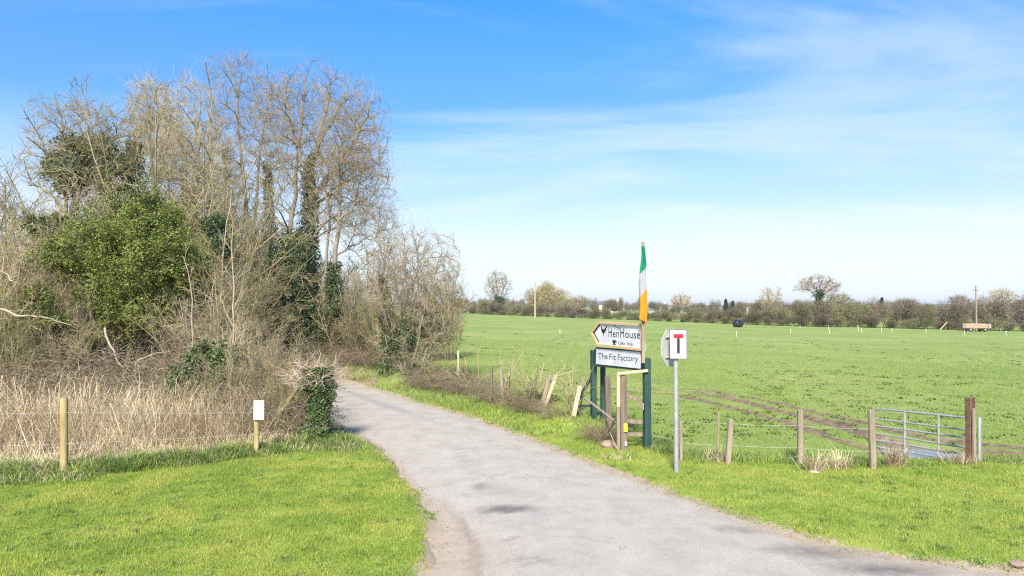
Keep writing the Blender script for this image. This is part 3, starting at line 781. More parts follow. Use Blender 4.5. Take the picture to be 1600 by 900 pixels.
# field grass: ground cover thinning with distance
def keep_field(x, y): return beyond_right_fence(x, y) & (x > -6 - 0.05 * y) & ((pdist(x, y, TRACKP) > 0.36) & (np.abs(pdist(x, y, TRACKP) - 1.05) > 0.22) & (((x - mc_[0]) / .9) ** 2 + ((y - mc_[1]) / 0.6) ** 2 > 1) | (fbm(x * 1.1, y * 1.1, 57) < .30)) & ((((x - PUDDLE[0]) / 1.3) ** 2 + ((y - PUDDLE[1]) / 1.0) ** 2) > 1)
yy = 14 * (70 / 14) ** rng.random(350000); xx = rng.uniform(-0.35, 0.82, 350000) * yy
k = keep_field(xx, yy) & (fbm(xx * 0.8, yy * 0.8, 71) > 0.30) & (rng.random(len(xx)) > sstep(22, 68, yy)); xx, yy = xx[k], yy[k]
P = np.stack([xx, yy, terrain(xx, yy) - 0.004], 1)
grass_obj('pasture_grass', P, (0.026 + 0.034 * fbm(xx * 0.7, yy * 0.7, 72)) * (0.8 + yy / 60), 0.009 * (0.6 + yy / 22), 0.7, 'field_blade', 'short green grass of the grazed field')
# darker broad-leaved tufts in the field
nt = 1500
ty = 16.5 * (75 / 16.5) ** rng.random(nt); tx_ = rng.uniform(-0.2, 0.8, nt) * ty
k = keep_field(tx_, ty) & (fbm(tx_ * 0.16, ty * 0.16, 73) > 0.46); tx_, ty = tx_[k], ty[k]
nb = 14
P0 = np.repeat(np.stack([tx_, ty], 1), nb, 0) + rng.normal(0, 0.11, (len(tx_) * nb, 2))
P = np.stack([P0[:, 0], P0[:, 1], terrain(P0[:, 0], P0[:, 1]) - 0.01], 1)
grass_obj('weed_tufts', P, 0.085, 0.05, 1.5, 'dock_leaf', 'scattered darker weed tufts in the grazed field', seg=2, cat='weeds')

# tall dry stalks on the left
def keep_straw(x, y):
    yl = interp_y(FENCE_L, x); nz = fbm(x * 0.9, y * 0.9, 81)
    return is_left(x, y) & (y > yl - 0.05 + 0.35 * nz) & (y < yl + 5.5) & (road_sd(x, y) > 1.0) & (x < -3.6) & (nz > 0.26)
P = scatter(135000, (-22, -3.4), (12, 24), keep_straw, rng)
dfe = P[:, 1] - interp_y(FENCE_L, P[:, 0])
hs = 1.18 * (0.22 + 0.45 * sstep(0, 1.4, dfe) + 0.75 * sstep(0.4, 2.5, dfe) * fbm(P[:, 0] * 1.1, P[:, 1] * 1.1, 82)) * np.where(rng.random(len(P)) < .12, 1.45, rng.uniform(.5, 1.0, len(P)))
grass_obj('dry_stalks', P, hs, 0.0095, 1.25, 'straw', 'tall dry straw-coloured grass stalks behind the left fence posts', seg=2, cat='dry grass', bend=0.7)
def dry_tuft(px, py, n, h, sp, label):
    c = hit(px, py); q = rng.normal(0, sp, (n, 2)); x, y = c[0] + q[:, 0], c[1] + q[:, 1] * 0.6
    P = np.stack([x - c[0], y - c[1], terrain(x, y) - c[2] - 0.01], 1)
    V, Fs = blades(P, np.full(n, h), 0.010, 1.3, rng, seg=2, bend=0.7)
    o = link('dry_grass_tuft', mesh_np('dry_grass_tuft', V, Fs, ['straw'], smooth=False), loc=tuple(c))
    tag(o, label, 'grass tuft', 'dry tufts along the field fence')
dry_tuft(1275, 736, 150, 0.46, 0.11, 'straw-coloured grass tuft just right of the free-standing fence post')
dry_tuft(1312, 733, 140, 0.46, 0.10, 'straw-coloured grass tuft midway between free-standing post and gate')
dry_tuft(1398, 729, 170, 0.55, 0.08, 'tallest dry grass tuft, standing before the left half of the gate')
dry_tuft(1495, 725, 110, 0.32, 0.13, 'dry grass tuft at the foot of the rusty gate post')
dry_tuft(1116, 722, 70, 0.42, 0.12, 'sparse pale stalks at the foot of the two old stakes')
dry_tuft(960, 718, 70, 0.20, 0.15, 'small dry tuft below the yellow-tagged post')

# taller, ranker clumps in the mown grass
def clumps_of(name, n, xr, yr, keep, nb, h, sp, m, label):
    c = scatter(n, xr, yr, keep, rng); c = c[fbm(c[:, 0] * .9, c[:, 1] * .9, 95) > .46]
    P0 = np.repeat(c[:, :2], nb, 0) + rng.normal(0, sp, (len(c) * nb, 2)) * np.repeat(rng.uniform(.5, 1.6, len(c)), nb)[:, None]
    P = np.stack([P0[:, 0], P0[:, 1], terrain(P0[:, 0], P0[:, 1]) - .005], 1)
    grass_obj(name, P, np.repeat(h * rng.uniform(.5, 1.4, len(c)), nb), .008, 1.1, m, label, seg=2)
clumps_of('lawn_tufts', 900, (-14, 0), (7, 16.5), keep_lawn, 34, .075, .05, 'rough_blade', 'ranker darker tufts standing in the mown lawn')
clumps_of('verge_tufts', 900, (-2, 14), (7, 20), keep_verge, 34, .08, .05, 'rough_blade', 'ranker darker tufts standing in the roadside verge')
def keep_tall(x, y):
    yl = interp_y(FENCE_L, x); return is_left(x, y) & (y > yl + .8) & (y < yl + 7.0) & (road_sd(x, y) > 1.4) & (x < -4.2) & (fbm(x * 0.8, y * 0.8, 83) > .42)
P = scatter(26000, (-22, -3.4), (12, 26), keep_tall, rng)
grass_obj('tall_dead_stems', P, 1.25, 0.011, 0.75, 'straw', 'sparse tall dead stems standing above the dry grass and brambles', seg=2, cat='dry grass', bend=0.5)
# dead stalks mixed into the long grass
P = scatter(16000, (-14, -2.5), (11.5, 18.6), keep_fringe, rng)
grass_obj('dead_stalks', P, .22, .007, 1.3, 'straw', 'dead pale stalks among the long green fringe grass', seg=2, cat='dry grass')
# rank clumps of long grass breaking the edge of the lawn
c = scatter(420, (-14, -3), (11.5, 18), lambda x, y: is_left(x, y) & (np.abs(y - interp_y(FENCE_L, x) + .45) < .75) & (road_sd(x, y) > .5), rng)
P0 = np.repeat(c[:, :2], 60, 0) + rng.normal(0, .09, (len(c) * 60, 2)) * np.repeat(rng.uniform(.5, 1.8, len(c)), 60)[:, None]
P = np.stack([P0[:, 0], P0[:, 1], terrain(P0[:, 0], P0[:, 1]) - .01], 1)
grass_obj('rank_clumps', P, np.repeat(rng.uniform(.12, .42, len(c)), 60), .010, 1.2, 'rough_blade', 'rank clumps of long grass at the edge of the left lawn', seg=2)
# sparse straw leaning forward into the green
P = scatter(30000, (-14, -3), (11.5, 18), lambda x, y: is_left(x, y) & (np.abs(y - interp_y(FENCE_L, x) + .1) < .75 * fbm(x * 1.5, y * 1.5, 67)) & (road_sd(x, y) > .8), rng)
grass_obj('fallen_straw', P, .34, .009, 1.8, 'straw', 'fallen straw stems lying over the fringe grass', seg=2, cat='dry grass', bend=.8)
# loose grit along the road edges
def grit(n):
    t = rng.uniform(0, 1, n * 3); e = np.where(rng.random(n * 3) < .5, 0, 1); x = rng.uniform(-6, 8, n * 3); y = rng.uniform(7.4, 24, n * 3)
    sd = road_sd(x, y); k = (np.abs(sd + .12) < np.abs(rng.normal(0, .17, n * 3))) & (np.abs(x) < .8 * y + 1)
    x, y = x[k][:n], y[k][:n]; z = np.maximum(terrain(x, y), tilt(x, y) - .012 + .01); s_ = rng.uniform(.005, .017, len(x))
    base = np.array([[1, 0, 0], [-.5, .87, 0], [-.5, -.87, 0], [0, 0, .9]]); a = rng.uniform(0, 6.28, len(x)); ca, sa = np.cos(a), np.sin(a)
    V = np.stack([np.stack([(b[0] * ca - b[1] * sa) * s_ * 1.2, (b[0] * sa + b[1] * ca) * s_, b[2] * s_ + 0 * s_], 1) for b in base], 1) + np.stack([x, y, z], 1)[:, None]
    T = ((np.arange(len(x)) * 4)[:, None, None] + np.array([[[0, 1, 3], [1, 2, 3], [2, 0, 3]]])).reshape(-1, 3)
    tag(link('road_grit', mesh_np('road_grit', V.reshape(-1, 3), [T], [mat('grit', (.20, .17, .14), (.36, .32, .27), scale=30, rough=.9, island=.4)], smooth=False)), 'loose grit and small stones along the road edges', 'gravel', kind='stuff')
grit(9000)

# ------------------------------------------------------------------ trees
def resample(path, n):
    P = np.asarray(path, float); d = np.concatenate([[0], np.cumsum(np.linalg.norm(np.diff(P, axis=0), axis=1))])
    t = np.linspace(0, d[-1], n + 1); Q = np.stack([np.interp(t, d, P[:, j]) for j in range(3)], 1)
    for _ in range(2): Q[1:-1] = (Q[:-2] + 2 * Q[1:-1] + Q[2:]) / 4
    return Q, d[-1]

ASH = [dict(k=13, t0=.18, t1=.99, ang=(24, 58), lr=(.30, .48), rr=.46, nseg=8, wob=.085, trop=.055, sides=5, fall=.55),
       dict(k=9, t0=.15, t1=1.0, ang=(20, 46), lr=(.42, .68), rr=.45, nseg=6, wob=.07, trop=.06, sides=3, fall=.45),
       dict(k=7, t0=.12, t1=1.0, ang=(18, 44), lr=(.42, .72), rr=.5, nseg=4, wob=.08, trop=.07, sides=3, fall=.35),
       dict(k=4, t0=.1, t1=1.0, ang=(16, 42), lr=(.45, .85), rr=.65, nseg=2, wob=.10, trop=.08, sides=3, fall=.3)]
BROOM = [dict(k=16, t0=.2, t1=.99, ang=(18, 50), lr=(.24, .40), rr=.42, nseg=7, wob=.08, trop=.09, sides=4, fall=.5),
         dict(k=9, t0=.1, t1=1.0, ang=(12, 36), lr=(.4, .62), rr=.5, nseg=4, wob=.09, trop=.10, sides=3, fall=.4),
         dict(k=7, t0=.1, t1=1.0, ang=(12, 40), lr=(.4, .7), rr=.6, nseg=3, wob=.12, trop=.06, sides=3, fall=.3),
         dict(k=4, t0=.1, t1=1.0, ang=(15, 45), lr=(.4, .8), rr=.7, nseg=2, wob=.14, trop=.03, sides=3, fall=.2)]

def grow_levels(B0, levels, r, rmin=0.0055):
    Bs, B = [], B0
    for i, L in enumerate(levels):
        p, d, ln, rd = spawn(B, L['k'], L['t0'], L['t1'], L['ang'], L['lr'], L['rr'], r, L['fall'], rmin)
        if i == 0: d[:, 2] = np.maximum(d[:, 2], L.get('minup', -0.1)); d = norm(d)
        B = grow(p, d, ln, rd, L['nseg'], L['wob'], L['trop'], r)
        Bs.append((B, L['sides']))
    return Bs

def clump_leaves(cs, n_cl, n_leaf, size, r, spread=0.16, shell=(0.55, 1.02)):
    """leaf clusters through ellipsoids: cs = [(centre, (rx,ry,rz)), ...]"""
    out, outd = [], []
    for c, R in cs:
        R = np.asarray(R, float); q = norm(r.normal(0, 1, (n_cl, 3)))
        rad = r.uniform(shell[0], shell[1], n_cl) ** 0.7
        lump = 0.82 + 0.36 * r.random(n_cl)
        cc = np.asarray(c) + q * R * (rad * lump)[:, None]
        P = np.repeat(cc, n_leaf, 0) + r.normal(0, 1, (n_cl * n_leaf, 3)) * np.mean(R) * spread
        out.append(P); outd.append(np.repeat(q, n_leaf, 0))
    return np.concatenate(out), np.concatenate(outd)

def make_tree(name, label, Y, base_px, stems, levels, tm, wm, seed, rmin=.0050, ivy=(), clumps=(), seeds=0, group=None, ivy_mat='ivy_leaf', jit=0.5, cat='tree', ivyn=420, leafsize=0.13):
    r = np.random.default_rng(seed)
    base = stand(base_px, Y)
    root = thing(name, label, cat, tuple(base), 0, group)
    NS = 12; pts, rads, lens = [], [], []
    for path, r0, r1 in stems:
        Pw = [at(px, py, Y + (dy if (dy := (q[0] if q else 0.0)) else 0.0)) for (px, py, *q) in path]
        Pw = np.array(Pw)
        if path[0][1] > 540: Pw[0, 2] = tz(Pw[0, 0], Pw[0, 1]) - 0.15
        Q, L = resample(Pw, NS); Q[1:-1] += r.normal(0, 0.05, (NS - 1, 3)); Q = Q - base
        pts.append(Q); lens.append(L); rads.append(np.linspace(r0, r1, NS + 1))
    B0 = (np.array(pts), np.array(rads), np.array(lens))
    V, Qd = tubes(B0, 8)
    link('trunk', mesh_np('trunk', V, [Qd], [tm]), root)
    Bs = grow_levels(B0, levels, r, rmin)
    link('crown', join_tubes('crown', Bs, [tm, wm], [0] + [1] * (len(Bs) - 1)), root)
    if seeds:
        tips = Bs[-1][0][0][:, -1]; k = r.choice(len(tips), min(seeds, len(tips)), replace=False)
        V, T = leaves(tips[k], np.full(len(k), 0.085), r, up=-0.2)
        tag(link('seed_clusters', mesh_np('seed_clusters', V, [T], ['seed_brown'], smooth=False), root), kind='stuff')
    Ps, Ds = [], []
    for si, t0, t1, ra, rb in ivy:
        n = int(ivyn * B0[2][si] * (t1 - t0) * (ra + rb) * 1.4)
        t = r.uniform(t0, t1, n); f = np.clip(t * NS, 0, NS - .001); i = f.astype(int); fr = (f - i)[:, None]
        c = B0[0][si][i] * (1 - fr) + B0[0][si][i + 1] * fr
        q = r.normal(0, 1, (n, 3)); q[:, 2] *= 0.3; q = norm(q)
        u = (t - t0) / (t1 - t0); R = (ra * (1 - u) + rb * u) * (0.45 + 0.65 * r.random(n)) * (0.65 + 0.7 * fbm(c[:, 2] * 1.1 + q[:, 0] * 1.5 + 50, q[:, 1] * 1.5 + 50, seed))
        Ps.append(c + q * R[:, None]); Ds.append(q)
    for (px, py, dy, rx, ry, rz, ncl) in clumps:
        c = at(px, py, Y + dy) - base; s = Y / F
        P, D = clump_leaves([(c, (rx * s, ry, rz * s))], ncl, 45, 0.12, r, spread=0.15); Ps.append(P); Ds.append(D)
    if Ps:
        P, D = np.concatenate(Ps), np.concatenate(Ds)
        V, T = leaves(P, np.full(len(P), leafsize), r, outdir=D * 0.8)
        tag(link('ivy', mesh_np('ivy', V, [T], [ivy_mat], smooth=False), root), 'dark green ivy climbing the trunk', kind='stuff')
    return root


def sample_env(env, n, Y, base, r, even=True):
    """points spread evenly through a union of ellipsoids given in pixels"""
    s = Y / F; C_ = np.array([at(e[0], e[1], Y + e[2]) - base for e in env]); R_ = np.array([(e[3] * s, e[4], e[5] * s) for e in env])
    vol = R_.prod(1); k = r.choice(len(env), n * 5, p=vol / vol.sum())
    q = norm(r.normal(0, 1, (n * 5, 3))) * (r.random((n * 5, 1)) ** 0.30)
    ang = np.arctan2(q[:, 0], q[:, 2]); P = C_[k] + q * R_[k] * (0.72 + 0.55 * fbm(ang * 2.2 + 40 + 7 * k, q[:, 1] * 1.5 + 40, 19))[:, None]
    if not even: return P[:n]
    pick = [0]; d = ((P - P[0]) ** 2).sum(1)
    for _ in range(n - 1):
        j = int(np.argmax(d)); pick.append(j); d = np.minimum(d, ((P - P[j]) ** 2).sum(1))
    return P[pick]

def connect(P, Qn, Tn, Rn, nseg, r, rr, r1, curve=0.42, wob=0.05, dz=0.9):
    """curved branches from the best existing node to each point"""
    best = np.empty(len(P), int)
    for a in range(0, len(P), 1500):
        D = P[a:a + 1500, None] - Qn[None]; d = np.sqrt((D * D).sum(2)) + 1e-6
        cs = (D * Tn[None]).sum(2) / d
        cost = d * (1.35 - 0.65 * cs) + dz * np.maximum(0, -D[:, :, 2]) + 0.12 * d * d / (d.mean() + 1e-6) * 0
        best[a:a + 1500] = cost.argmin(1)
    q, t, R0 = Qn[best], Tn[best], Rn[best]; d = np.linalg.norm(P - q, axis=1, keepdims=True)
    up = np.array([[0, 0, 1.0]])
    c1 = q + (t * 0.65 + up * 0.2 + norm(P - q) * 0.3) * d * curve
    u = np.linspace(0, 1, nseg + 1)[None, :, None]
    B = (1 - u) ** 2 * q[:, None] + 2 * u * (1 - u) * c1[:, None] + u ** 2 * P[:, None]
    B[:, 1:-1] += r.normal(0, 1, B[:, 1:-1].shape) * (d * wob / nseg)[:, None]
    R0 = np.minimum(R0 * rr, 0.03 + 0.02 * d[:, 0]); rad = R0[:, None] * (1 - u[:, :, 0]) + r1 * u[:, :, 0]
    return (B, np.maximum(rad, r1), np.linalg.norm(np.diff(B, axis=1), axis=2).sum(1))

def nodes(B, skip=1):
    pts, rad, _ = B; t = np.empty_like(pts); t[:, :-1] = pts[:, 1:] - pts[:, :-1]; t[:, -1] = t[:, -2]
    return pts[:, skip:].reshape(-1, 3), norm(t)[:, skip:].reshape(-1, 3), rad[:, skip:].reshape(-1)

def env_tree(name, label, Y, base_px, stems, env, counts, tm, wm, seed, ivy=(), clumps=(), seeds=0, group=None, ivy_mat='ivy_leaf', cat='tree', ivyn=420, leafsize=0.13, radii=(.016, .009, .006, .0042), twig=(.25, .6), skip=3, twig_up=.5, seedsize=.065):
    r = np.random.default_rng(seed); base = stand(base_px, Y); root = thing(name, label, cat, tuple(base), 0, group)
    NS = 12; pts, rads, lens = [], [], []
    for path, r0, r1 in stems:
        Pw = np.array([at(px, py, Y + (q[0] if q else 0.0)) for (px, py, *q) in path])
        if path[0][1] > 540: Pw[0, 2] = tz(Pw[0, 0], Pw[0, 1]) - 0.15
        Q, L = resample(Pw, NS); Q[1:-1] += r.normal(0, 0.06, (NS - 1, 3)); pts.append(Q - base); lens.append(L); rads.append(np.linspace(r0, r1, NS + 1))
    B0 = (np.array(pts), np.array(rads), np.array(lens))
    V, Qd = tubes(B0, 8); link('trunk', mesh_np('trunk', V, [Qd], [tm]), root)
    n0, t0_, r0_ = nodes(B0, skip)
    P1 = sample_env(env, counts[0], Y, base, r); B1 = connect(P1, n0, t0_, r0_, 9, r, .6, radii[0])
    a, b, c = nodes(B1, 2); n1, t1_, r1_ = np.concatenate([n0, a]), np.concatenate([t0_, b]), np.concatenate([r0_, c])
    P2 = sample_env(env, counts[1], Y, base, r); B2 = connect(P2, n1, t1_, r1_, 6, r, .6, radii[1])
    a2, b2, c2 = nodes(B2, 1); n2, t2_, r2_ = np.concatenate([a, a2]), np.concatenate([b, b2]), np.concatenate([c, c2])
    P3 = sample_env(env, counts[2], Y, base, r, False); B3 = connect(P3, n2, t2_, r2_, 4, r, .6, radii[2])
    # fine twigs off the thin branches
    B23 = (np.concatenate([B3[0]]), B3[1], np.maximum(B3[2], .5))
    p, d, ln, rd = spawn(B23, counts[3], .15, 1.0, (18, 50), (1, 1), .6, r, 0, radii[3])
    ln = r.uniform(twig[0], twig[1], len(ln)); d[:, 2] += twig_up * .6
    B4 = grow(p, d, ln, np.full(len(p), radii[3] * 1.15), 2, .10, twig_up * .2, r, .6)
    # straight young shoots standing out of the crown
    tp_ = B3[0][:, -1]; ks = r.choice(len(tp_), len(tp_) // 3, replace=False); dd = norm(norm(B3[0][ks, -1] - B3[0][ks, -2]) * .7 + np.array([[0, 0, twig_up]]) + r.normal(0, .18, (len(ks), 3)))
    B5 = grow(tp_[ks], dd, r.uniform(twig[1], twig[1] * 2.0, len(ks)), np.full(len(ks), radii[3] * 1.25), 3, .05, twig_up * .10, r, .6)
    link('crown', join_tubes('crown', [(B1, 6), (B2, 4), (B3, 3), (B4, 3), (B5, 3)], [tm, wm], [0, 1, 1, 1, 1]), root)
    if seeds:
        tips = np.concatenate([B5[0][:, -1], B5[0][:, 2], B4[0][:, -1]])[:seeds + len(ks)]
        V, T = leaves(tips, np.full(len(tips), seedsize), r, up=-0.2)
        tag(link('seed_clusters', mesh_np('seed_clusters', V, [T], ['seed_brown'], smooth=False), root), kind='stuff')
    Ps, Ds = [], []
    for si, t0, t1, ra, rb in ivy:
        n = int(ivyn * B0[2][si] * (t1 - t0) * (ra + rb) * 1.4)
        t = r.uniform(t0, t1, n); f = np.clip(t * NS, 0, NS - .001); i = f.astype(int); fr = (f - i)[:, None]
        c = B0[0][si][i] * (1 - fr) + B0[0][si][i + 1] * fr; q = r.normal(0, 1, (n, 3)); q[:, 2] *= 0.3; q = norm(q)
        u = (t - t0) / (t1 - t0); R = (ra * (1 - u) + rb * u) * (0.45 + 0.65 * r.random(n)) * (0.65 + 0.7 * fbm(c[:, 2] * 1.1 + q[:, 0] * 1.5 + 50, q[:, 1] * 1.5 + 50, seed))
        Ps.append(c + q * R[:, None]); Ds.append(q)
    for (px, py, dy, rx, ry, rz, ncl) in clumps:
        P, D = clump_leaves([(at(px, py, Y + dy) - base, (rx * Y / F, ry, rz * Y / F))], ncl, 45, 0.12, r, spread=0.15); Ps.append(P); Ds.append(D)
    if Ps:
        P, D = np.concatenate(Ps), np.concatenate(Ds); V, T = leaves(P, np.full(len(P), leafsize), r, outdir=D * 0.8)
        tag(link('ivy', mesh_np('ivy', V, [T], [ivy_mat], smooth=False), root), 'dark green ivy climbing the trunk', kind='stuff')
    return root


env_tree('ash_tree', 'tallest bare tree, its two slim grey stems rising left of the ivied trunk', 40, 388,
    [([(388, 575), (386, 430), (384, 310), (378, 210), (366, 120)], .20, .035), ([(395, 575, .8), (396, 410, .8), (400, 280, .8), (412, 190, .8), (428, 125, .8)], .18, .03), ([(378, 575), (362, 350), (348, 240), (330, 150)], .15, .03),
     ([(420, 575, -.5), (419, 380, -.5), (421, 300, -.5), (412, 215, -.5)], .13, .03)],
    [(372, 140, 0, 58, 2.2, 62), (385, 230, 0, 66, 2.6, 80), (345, 260, .3, 46, 2.0, 80), (420, 200, .5, 40, 2.0, 80)], (46, 300, 1700, 4),
    'bark_grey', 'twig_grey', 11, ivy=[(3, .35, .88, .42, .25), (1, 0.1, .45, .3, .2)], seeds=300)
env_tree('ash_tree', 'large bare tree with dark ivy up its forked trunk', 38, 478,
    [([(478, 575), (482, 440), (485, 340), (482, 268)], .34, .20), ([(482, 272), (500, 205), (512, 150), (520, 115)], .17, .03), ([(483, 275), (462, 225), (448, 165), (440, 120)], .15, .03),
     ([(485, 315, -.4), (525, 265, -1), (562, 205, -1.5), (582, 150, -2)], .13, .025), ([(486, 330), (535, 285), (580, 262)], .11, .025), ([(455, 575, .6), (455, 390, .6), (461, 280, .6), (470, 190, .6), (478, 125, .6)], .22, .035), ([(495, 230, .6), (530, 170, .8), (548, 122, 1)], .09, .02)],
    [(500, 190, 0, 90, 3.0, 92), (455, 210, 0, 58, 2.4, 100), (555, 210, -.6, 58, 2.4, 92), (560, 290, -.4, 52, 2.2, 70), (440, 320, .4, 40, 2, 70)], (60, 380, 2250, 4),
    'bark_grey', 'twig_grey', 12, ivy=[(0, .0, 1.0, 1.0, .42), (1, 0, .22, .35, .25), (3, 0, .3, .3, .2)], clumps=[(436, 455, -3, 40, 1.1, 62, 230), (466, 500, -3, 30, 1.0, 54, 150), (424, 525, -3, 38, 1.0, 34, 110), (455, 400, -2, 22, .8, 40, 90)], seeds=500)
env_tree('ash_tree', 'bare tree nearest the road on the left, ivy on its lower trunk', 36, 520,
    [([(518, 585), (521, 430), (530, 335), (530, 265), (534, 200)], .20, .035), ([(505, 585, .5), (508, 400, .5), (516, 330, .5), (503, 265, .5)], .14, .03), ([(529, 345), (560, 315), (598, 296)], .08, .02), ([(524, 400), (560, 378), (598, 372)], .06, .015)],
    [(560, 300, 0, 62, 2.2, 76), (545, 230, 0, 58, 2.2, 60), (575, 360, 0, 52, 2.0, 52), (510, 300, .3, 40, 1.8, 70)], (40, 280, 1500, 4),
    'bark_grey', 'twig_grey', 13, ivy=[(0, .0, .43, .62, .36)], seeds=200)
env_tree('willow_tree', 'slender pale-twigged tree leaning above the ivy spire', 36, 243,
    [([(243, 560), (244, 300), (240, 205), (226, 140)], .17, .03), ([(243, 265), (256, 205), (263, 152)], .09, .025), ([(225, 560), (222, 290), (206, 185)], .12, .02)],
    [(236, 165, 0, 34, 1.4, 46), (252, 230, 0, 34, 1.6, 60), (212, 225, 0, 24, 1.2, 50)], (34, 220, 1100, 5), 'bark_grey', 'twig_pale', 14)
env_tree('willow_tree', 'dense pale beige broom-like tree left of the tallest bare tree', 34, 300,
    [([(300, 560), (298, 330), (285, 225), (276, 150)], .16, .03), ([(300, 360), (310, 245), (312, 150)], .12, .03), ([(322, 560), (323, 330), (331, 220), (328, 160)], .13, .03), ([(335, 560, 1), (345, 350, 1), (352, 260, 1)], .10, .02), ([(280, 560, 1), (268, 350, 1), (260, 260, 1)], .1, .02)],
    [(292, 180, 0, 44, 1.6, 62), (312, 250, 0, 52, 1.9, 78), (325, 320, .3, 56, 1.9, 70), (275, 270, .2, 40, 1.6, 80)], (50, 340, 2000, 4), 'bark_grey', 'twig_pale', 15)
env_tree('hawthorn_tree', 'spreading bare tree at far left with a big ivy clump in its crown', 30, 110,
    [([(110, 560), (106, 340), (96, 250), (96, 180)], .16, .03), ([(105, 310), (76, 245), (52, 205)], .09, .02), ([(110, 335), (136, 245), (150, 190)], .10, .02), ([(105, 330), (62, 290), (40, 278)], .08, .02), ([(112, 330), (160, 260), (182, 200)], .09, .02)],
    [(95, 205, 0, 56, 1.6, 58), (150, 205, 0, 56, 1.6, 50), (80, 265, 0, 50, 1.5, 45), (140, 270, 0, 66, 1.6, 55), (185, 220, .2, 40, 1.4, 50)], (46, 240, 1100, 4),
    'bark_grey', 'twig_tan', 16, clumps=[(106, 262, .2, 34, 1.0, 40, 62), (150, 250, .3, 38, 1.0, 48, 80), (182, 275, .1, 22, .8, 32, 46), (128, 225, .3, 24, .8, 24, 26)], ivy_mat='ivy_light')
make_tree('ivied_tree', 'narrow spire of dark ivy beside the far-left ivy clump', 32, 213,
    [([(216, 560), (213, 320), (209, 222)], .12, .04)], [dict(ASH[0], k=8, lr=(.10, .16))] + ASH[1:3], 'bark_grey', 'twig_tan', 17, ivy=[(0, .62, 1.0, .62, .34)])
env_tree('hazel_bush', 'bare many-stemmed roadside bush with ivy at its heart, right of the road bend', 28.5, 637,
    [([(636, 602), (626, 480), (606, 395)], .06, .015), ([(638, 602), (650, 470), (655, 375)], .06, .015), ([(640, 602, -.4), (665, 480, -.6), (690, 395, -1)], .055, .015), ([(640, 602), (680, 510), (712, 440)], .05, .015), ([(634, 602), (604, 500), (576, 420)], .05, .015),
     ([(642, 602), (690, 530), (718, 485)], .045, .012), ([(632, 602), (612, 520), (590, 440)], .045, .012), ([(638, 602, .5), (640, 480, .8), (632, 380, 1)], .05, .015), ([(602, 596, .6), (604, 500, .6), (600, 420, .6)], .08, .03), ([(644, 602, -.6), (672, 540, -1.2), (702, 510, -1.6)], .035, .012)],
    [(645, 410, 0, 78, 1.8, 58), (660, 470, 0, 72, 1.8, 62), (610, 440, 0, 48, 1.5, 60), (690, 490, -.5, 42, 1.3, 58), (650, 545, -.5, 60, 1.2, 40)], (46, 290, 1400, 4),
    'bark_grey', 'twig_grey', 18, ivy=[(8, .0, .95, .32, .2)], clumps=[(632, 522, -.2, 30, .7, 26, 42), (668, 505, .3, 30, .7, 22, 22), (652, 585, -.2, 24, .6, 14, 26)], cat='bush', ivyn=520, leafsize=0.10, skip=4, twig=(.2, .5), radii=(.012, .008, .006, .0045))

# the big evergreen bush ------------------------------------------------
Yb = 24.0; bb = stand(190, Yb); sb = Yb / F
r = np.random.default_rng(21)
evg = thing('evergreen_bush', 'big rounded yellow-green evergreen bush standing in the bare thicket', 'bush', tuple(bb))
cs = [((px, py, dy), (rx * sb, ry, rz * sb)) for px, py, dy, rx, ry, rz in
      [(200, 352, 0, 60, 1.3, 42), (250, 395, -.2, 52, 1.2, 46), (135, 392, -.1, 48, 1.1, 38), (92, 402, 0, 24, .6, 17), (200, 425, -.5, 66, 1.4, 48), (225, 487, -.3, 52, 1.1, 42), (288, 425, .1, 22, .7, 34), (170, 470, .4, 40, .9, 40), (245, 340, .4, 36, 1, 28)]]
cs = [(at(c[0], c[1], Yb + c[2]) - bb, R) for c, R in cs]
P, D = clump_leaves(cs, 46, 190, 0.1, r, spread=0.15, shell=(0.5, 1.05))
# leafy sprays standing out of the mass, so the outline is uneven
ns = 520; ki = r.integers(0, len(cs), ns); qd = norm(r.normal(0, 1, (ns, 3)) + np.array([[0, -.25, .35]]))
st_s = np.array([cs[i][0] for i in ki]) + qd * np.array([cs[i][1] for i in ki]) * r.uniform(.8, 1.0, (ns, 1))
Bsp = grow(st_s, qd + np.array([[0, 0, .3]]), r.uniform(.35, .95, ns), np.full(ns, .008), 5, .16, -.08, r)
Psp = np.repeat(Bsp[0].reshape(-1, 3), 9, 0); Psp = Psp + r.normal(0, .055, Psp.shape)
P = np.concatenate([P, Psp]); D = np.concatenate([D, np.repeat(np.repeat(qd, 6, 0), 9, 0)])
V, T = leaves(P, 0.07 * r.uniform(.55, 1.6, len(P)), r, outdir=D * 0.6, up=0.5, aspect=.48)
tag(link('foliage', mesh_np('foliage', V, [T], ['evergreen_leaf'], smooth=False), evg), kind='stuff')
st0 = np.array([[-.2, 0, -.1], [.2, .1, -.1], [.0, .2, -.1], [.5, .2, -.1]]); sdr = np.array([[-.25, 0, 1], [.2, .1, 1], [0, .12, 1], [.3, .1, 1.]])
B0 = grow(st0, sdr, np.array([3.8, 4.2, 4.2, 3.4]), np.array([.10, .12, .11, .09]), 8, .08, .03, r)
link('trunk', join_tubes('trunk', [(B0, 7)], ['bark_grey']), evg)
Bs = grow_levels(B0, [dict(k=12, t0=.3, t1=.95, ang=(35, 70), lr=(.25, .42), rr=.45, nseg=5, wob=.1, trop=.02, sides=4, fall=.4), dict(k=7, t0=.2, t1=1, ang=(25, 55), lr=(.3, .6), rr=.5, nseg=3, wob=.12, trop=.02, sides=3, fall=.3)], r)
link('branches', join_tubes('branches', Bs, ['bark_grey']), evg)

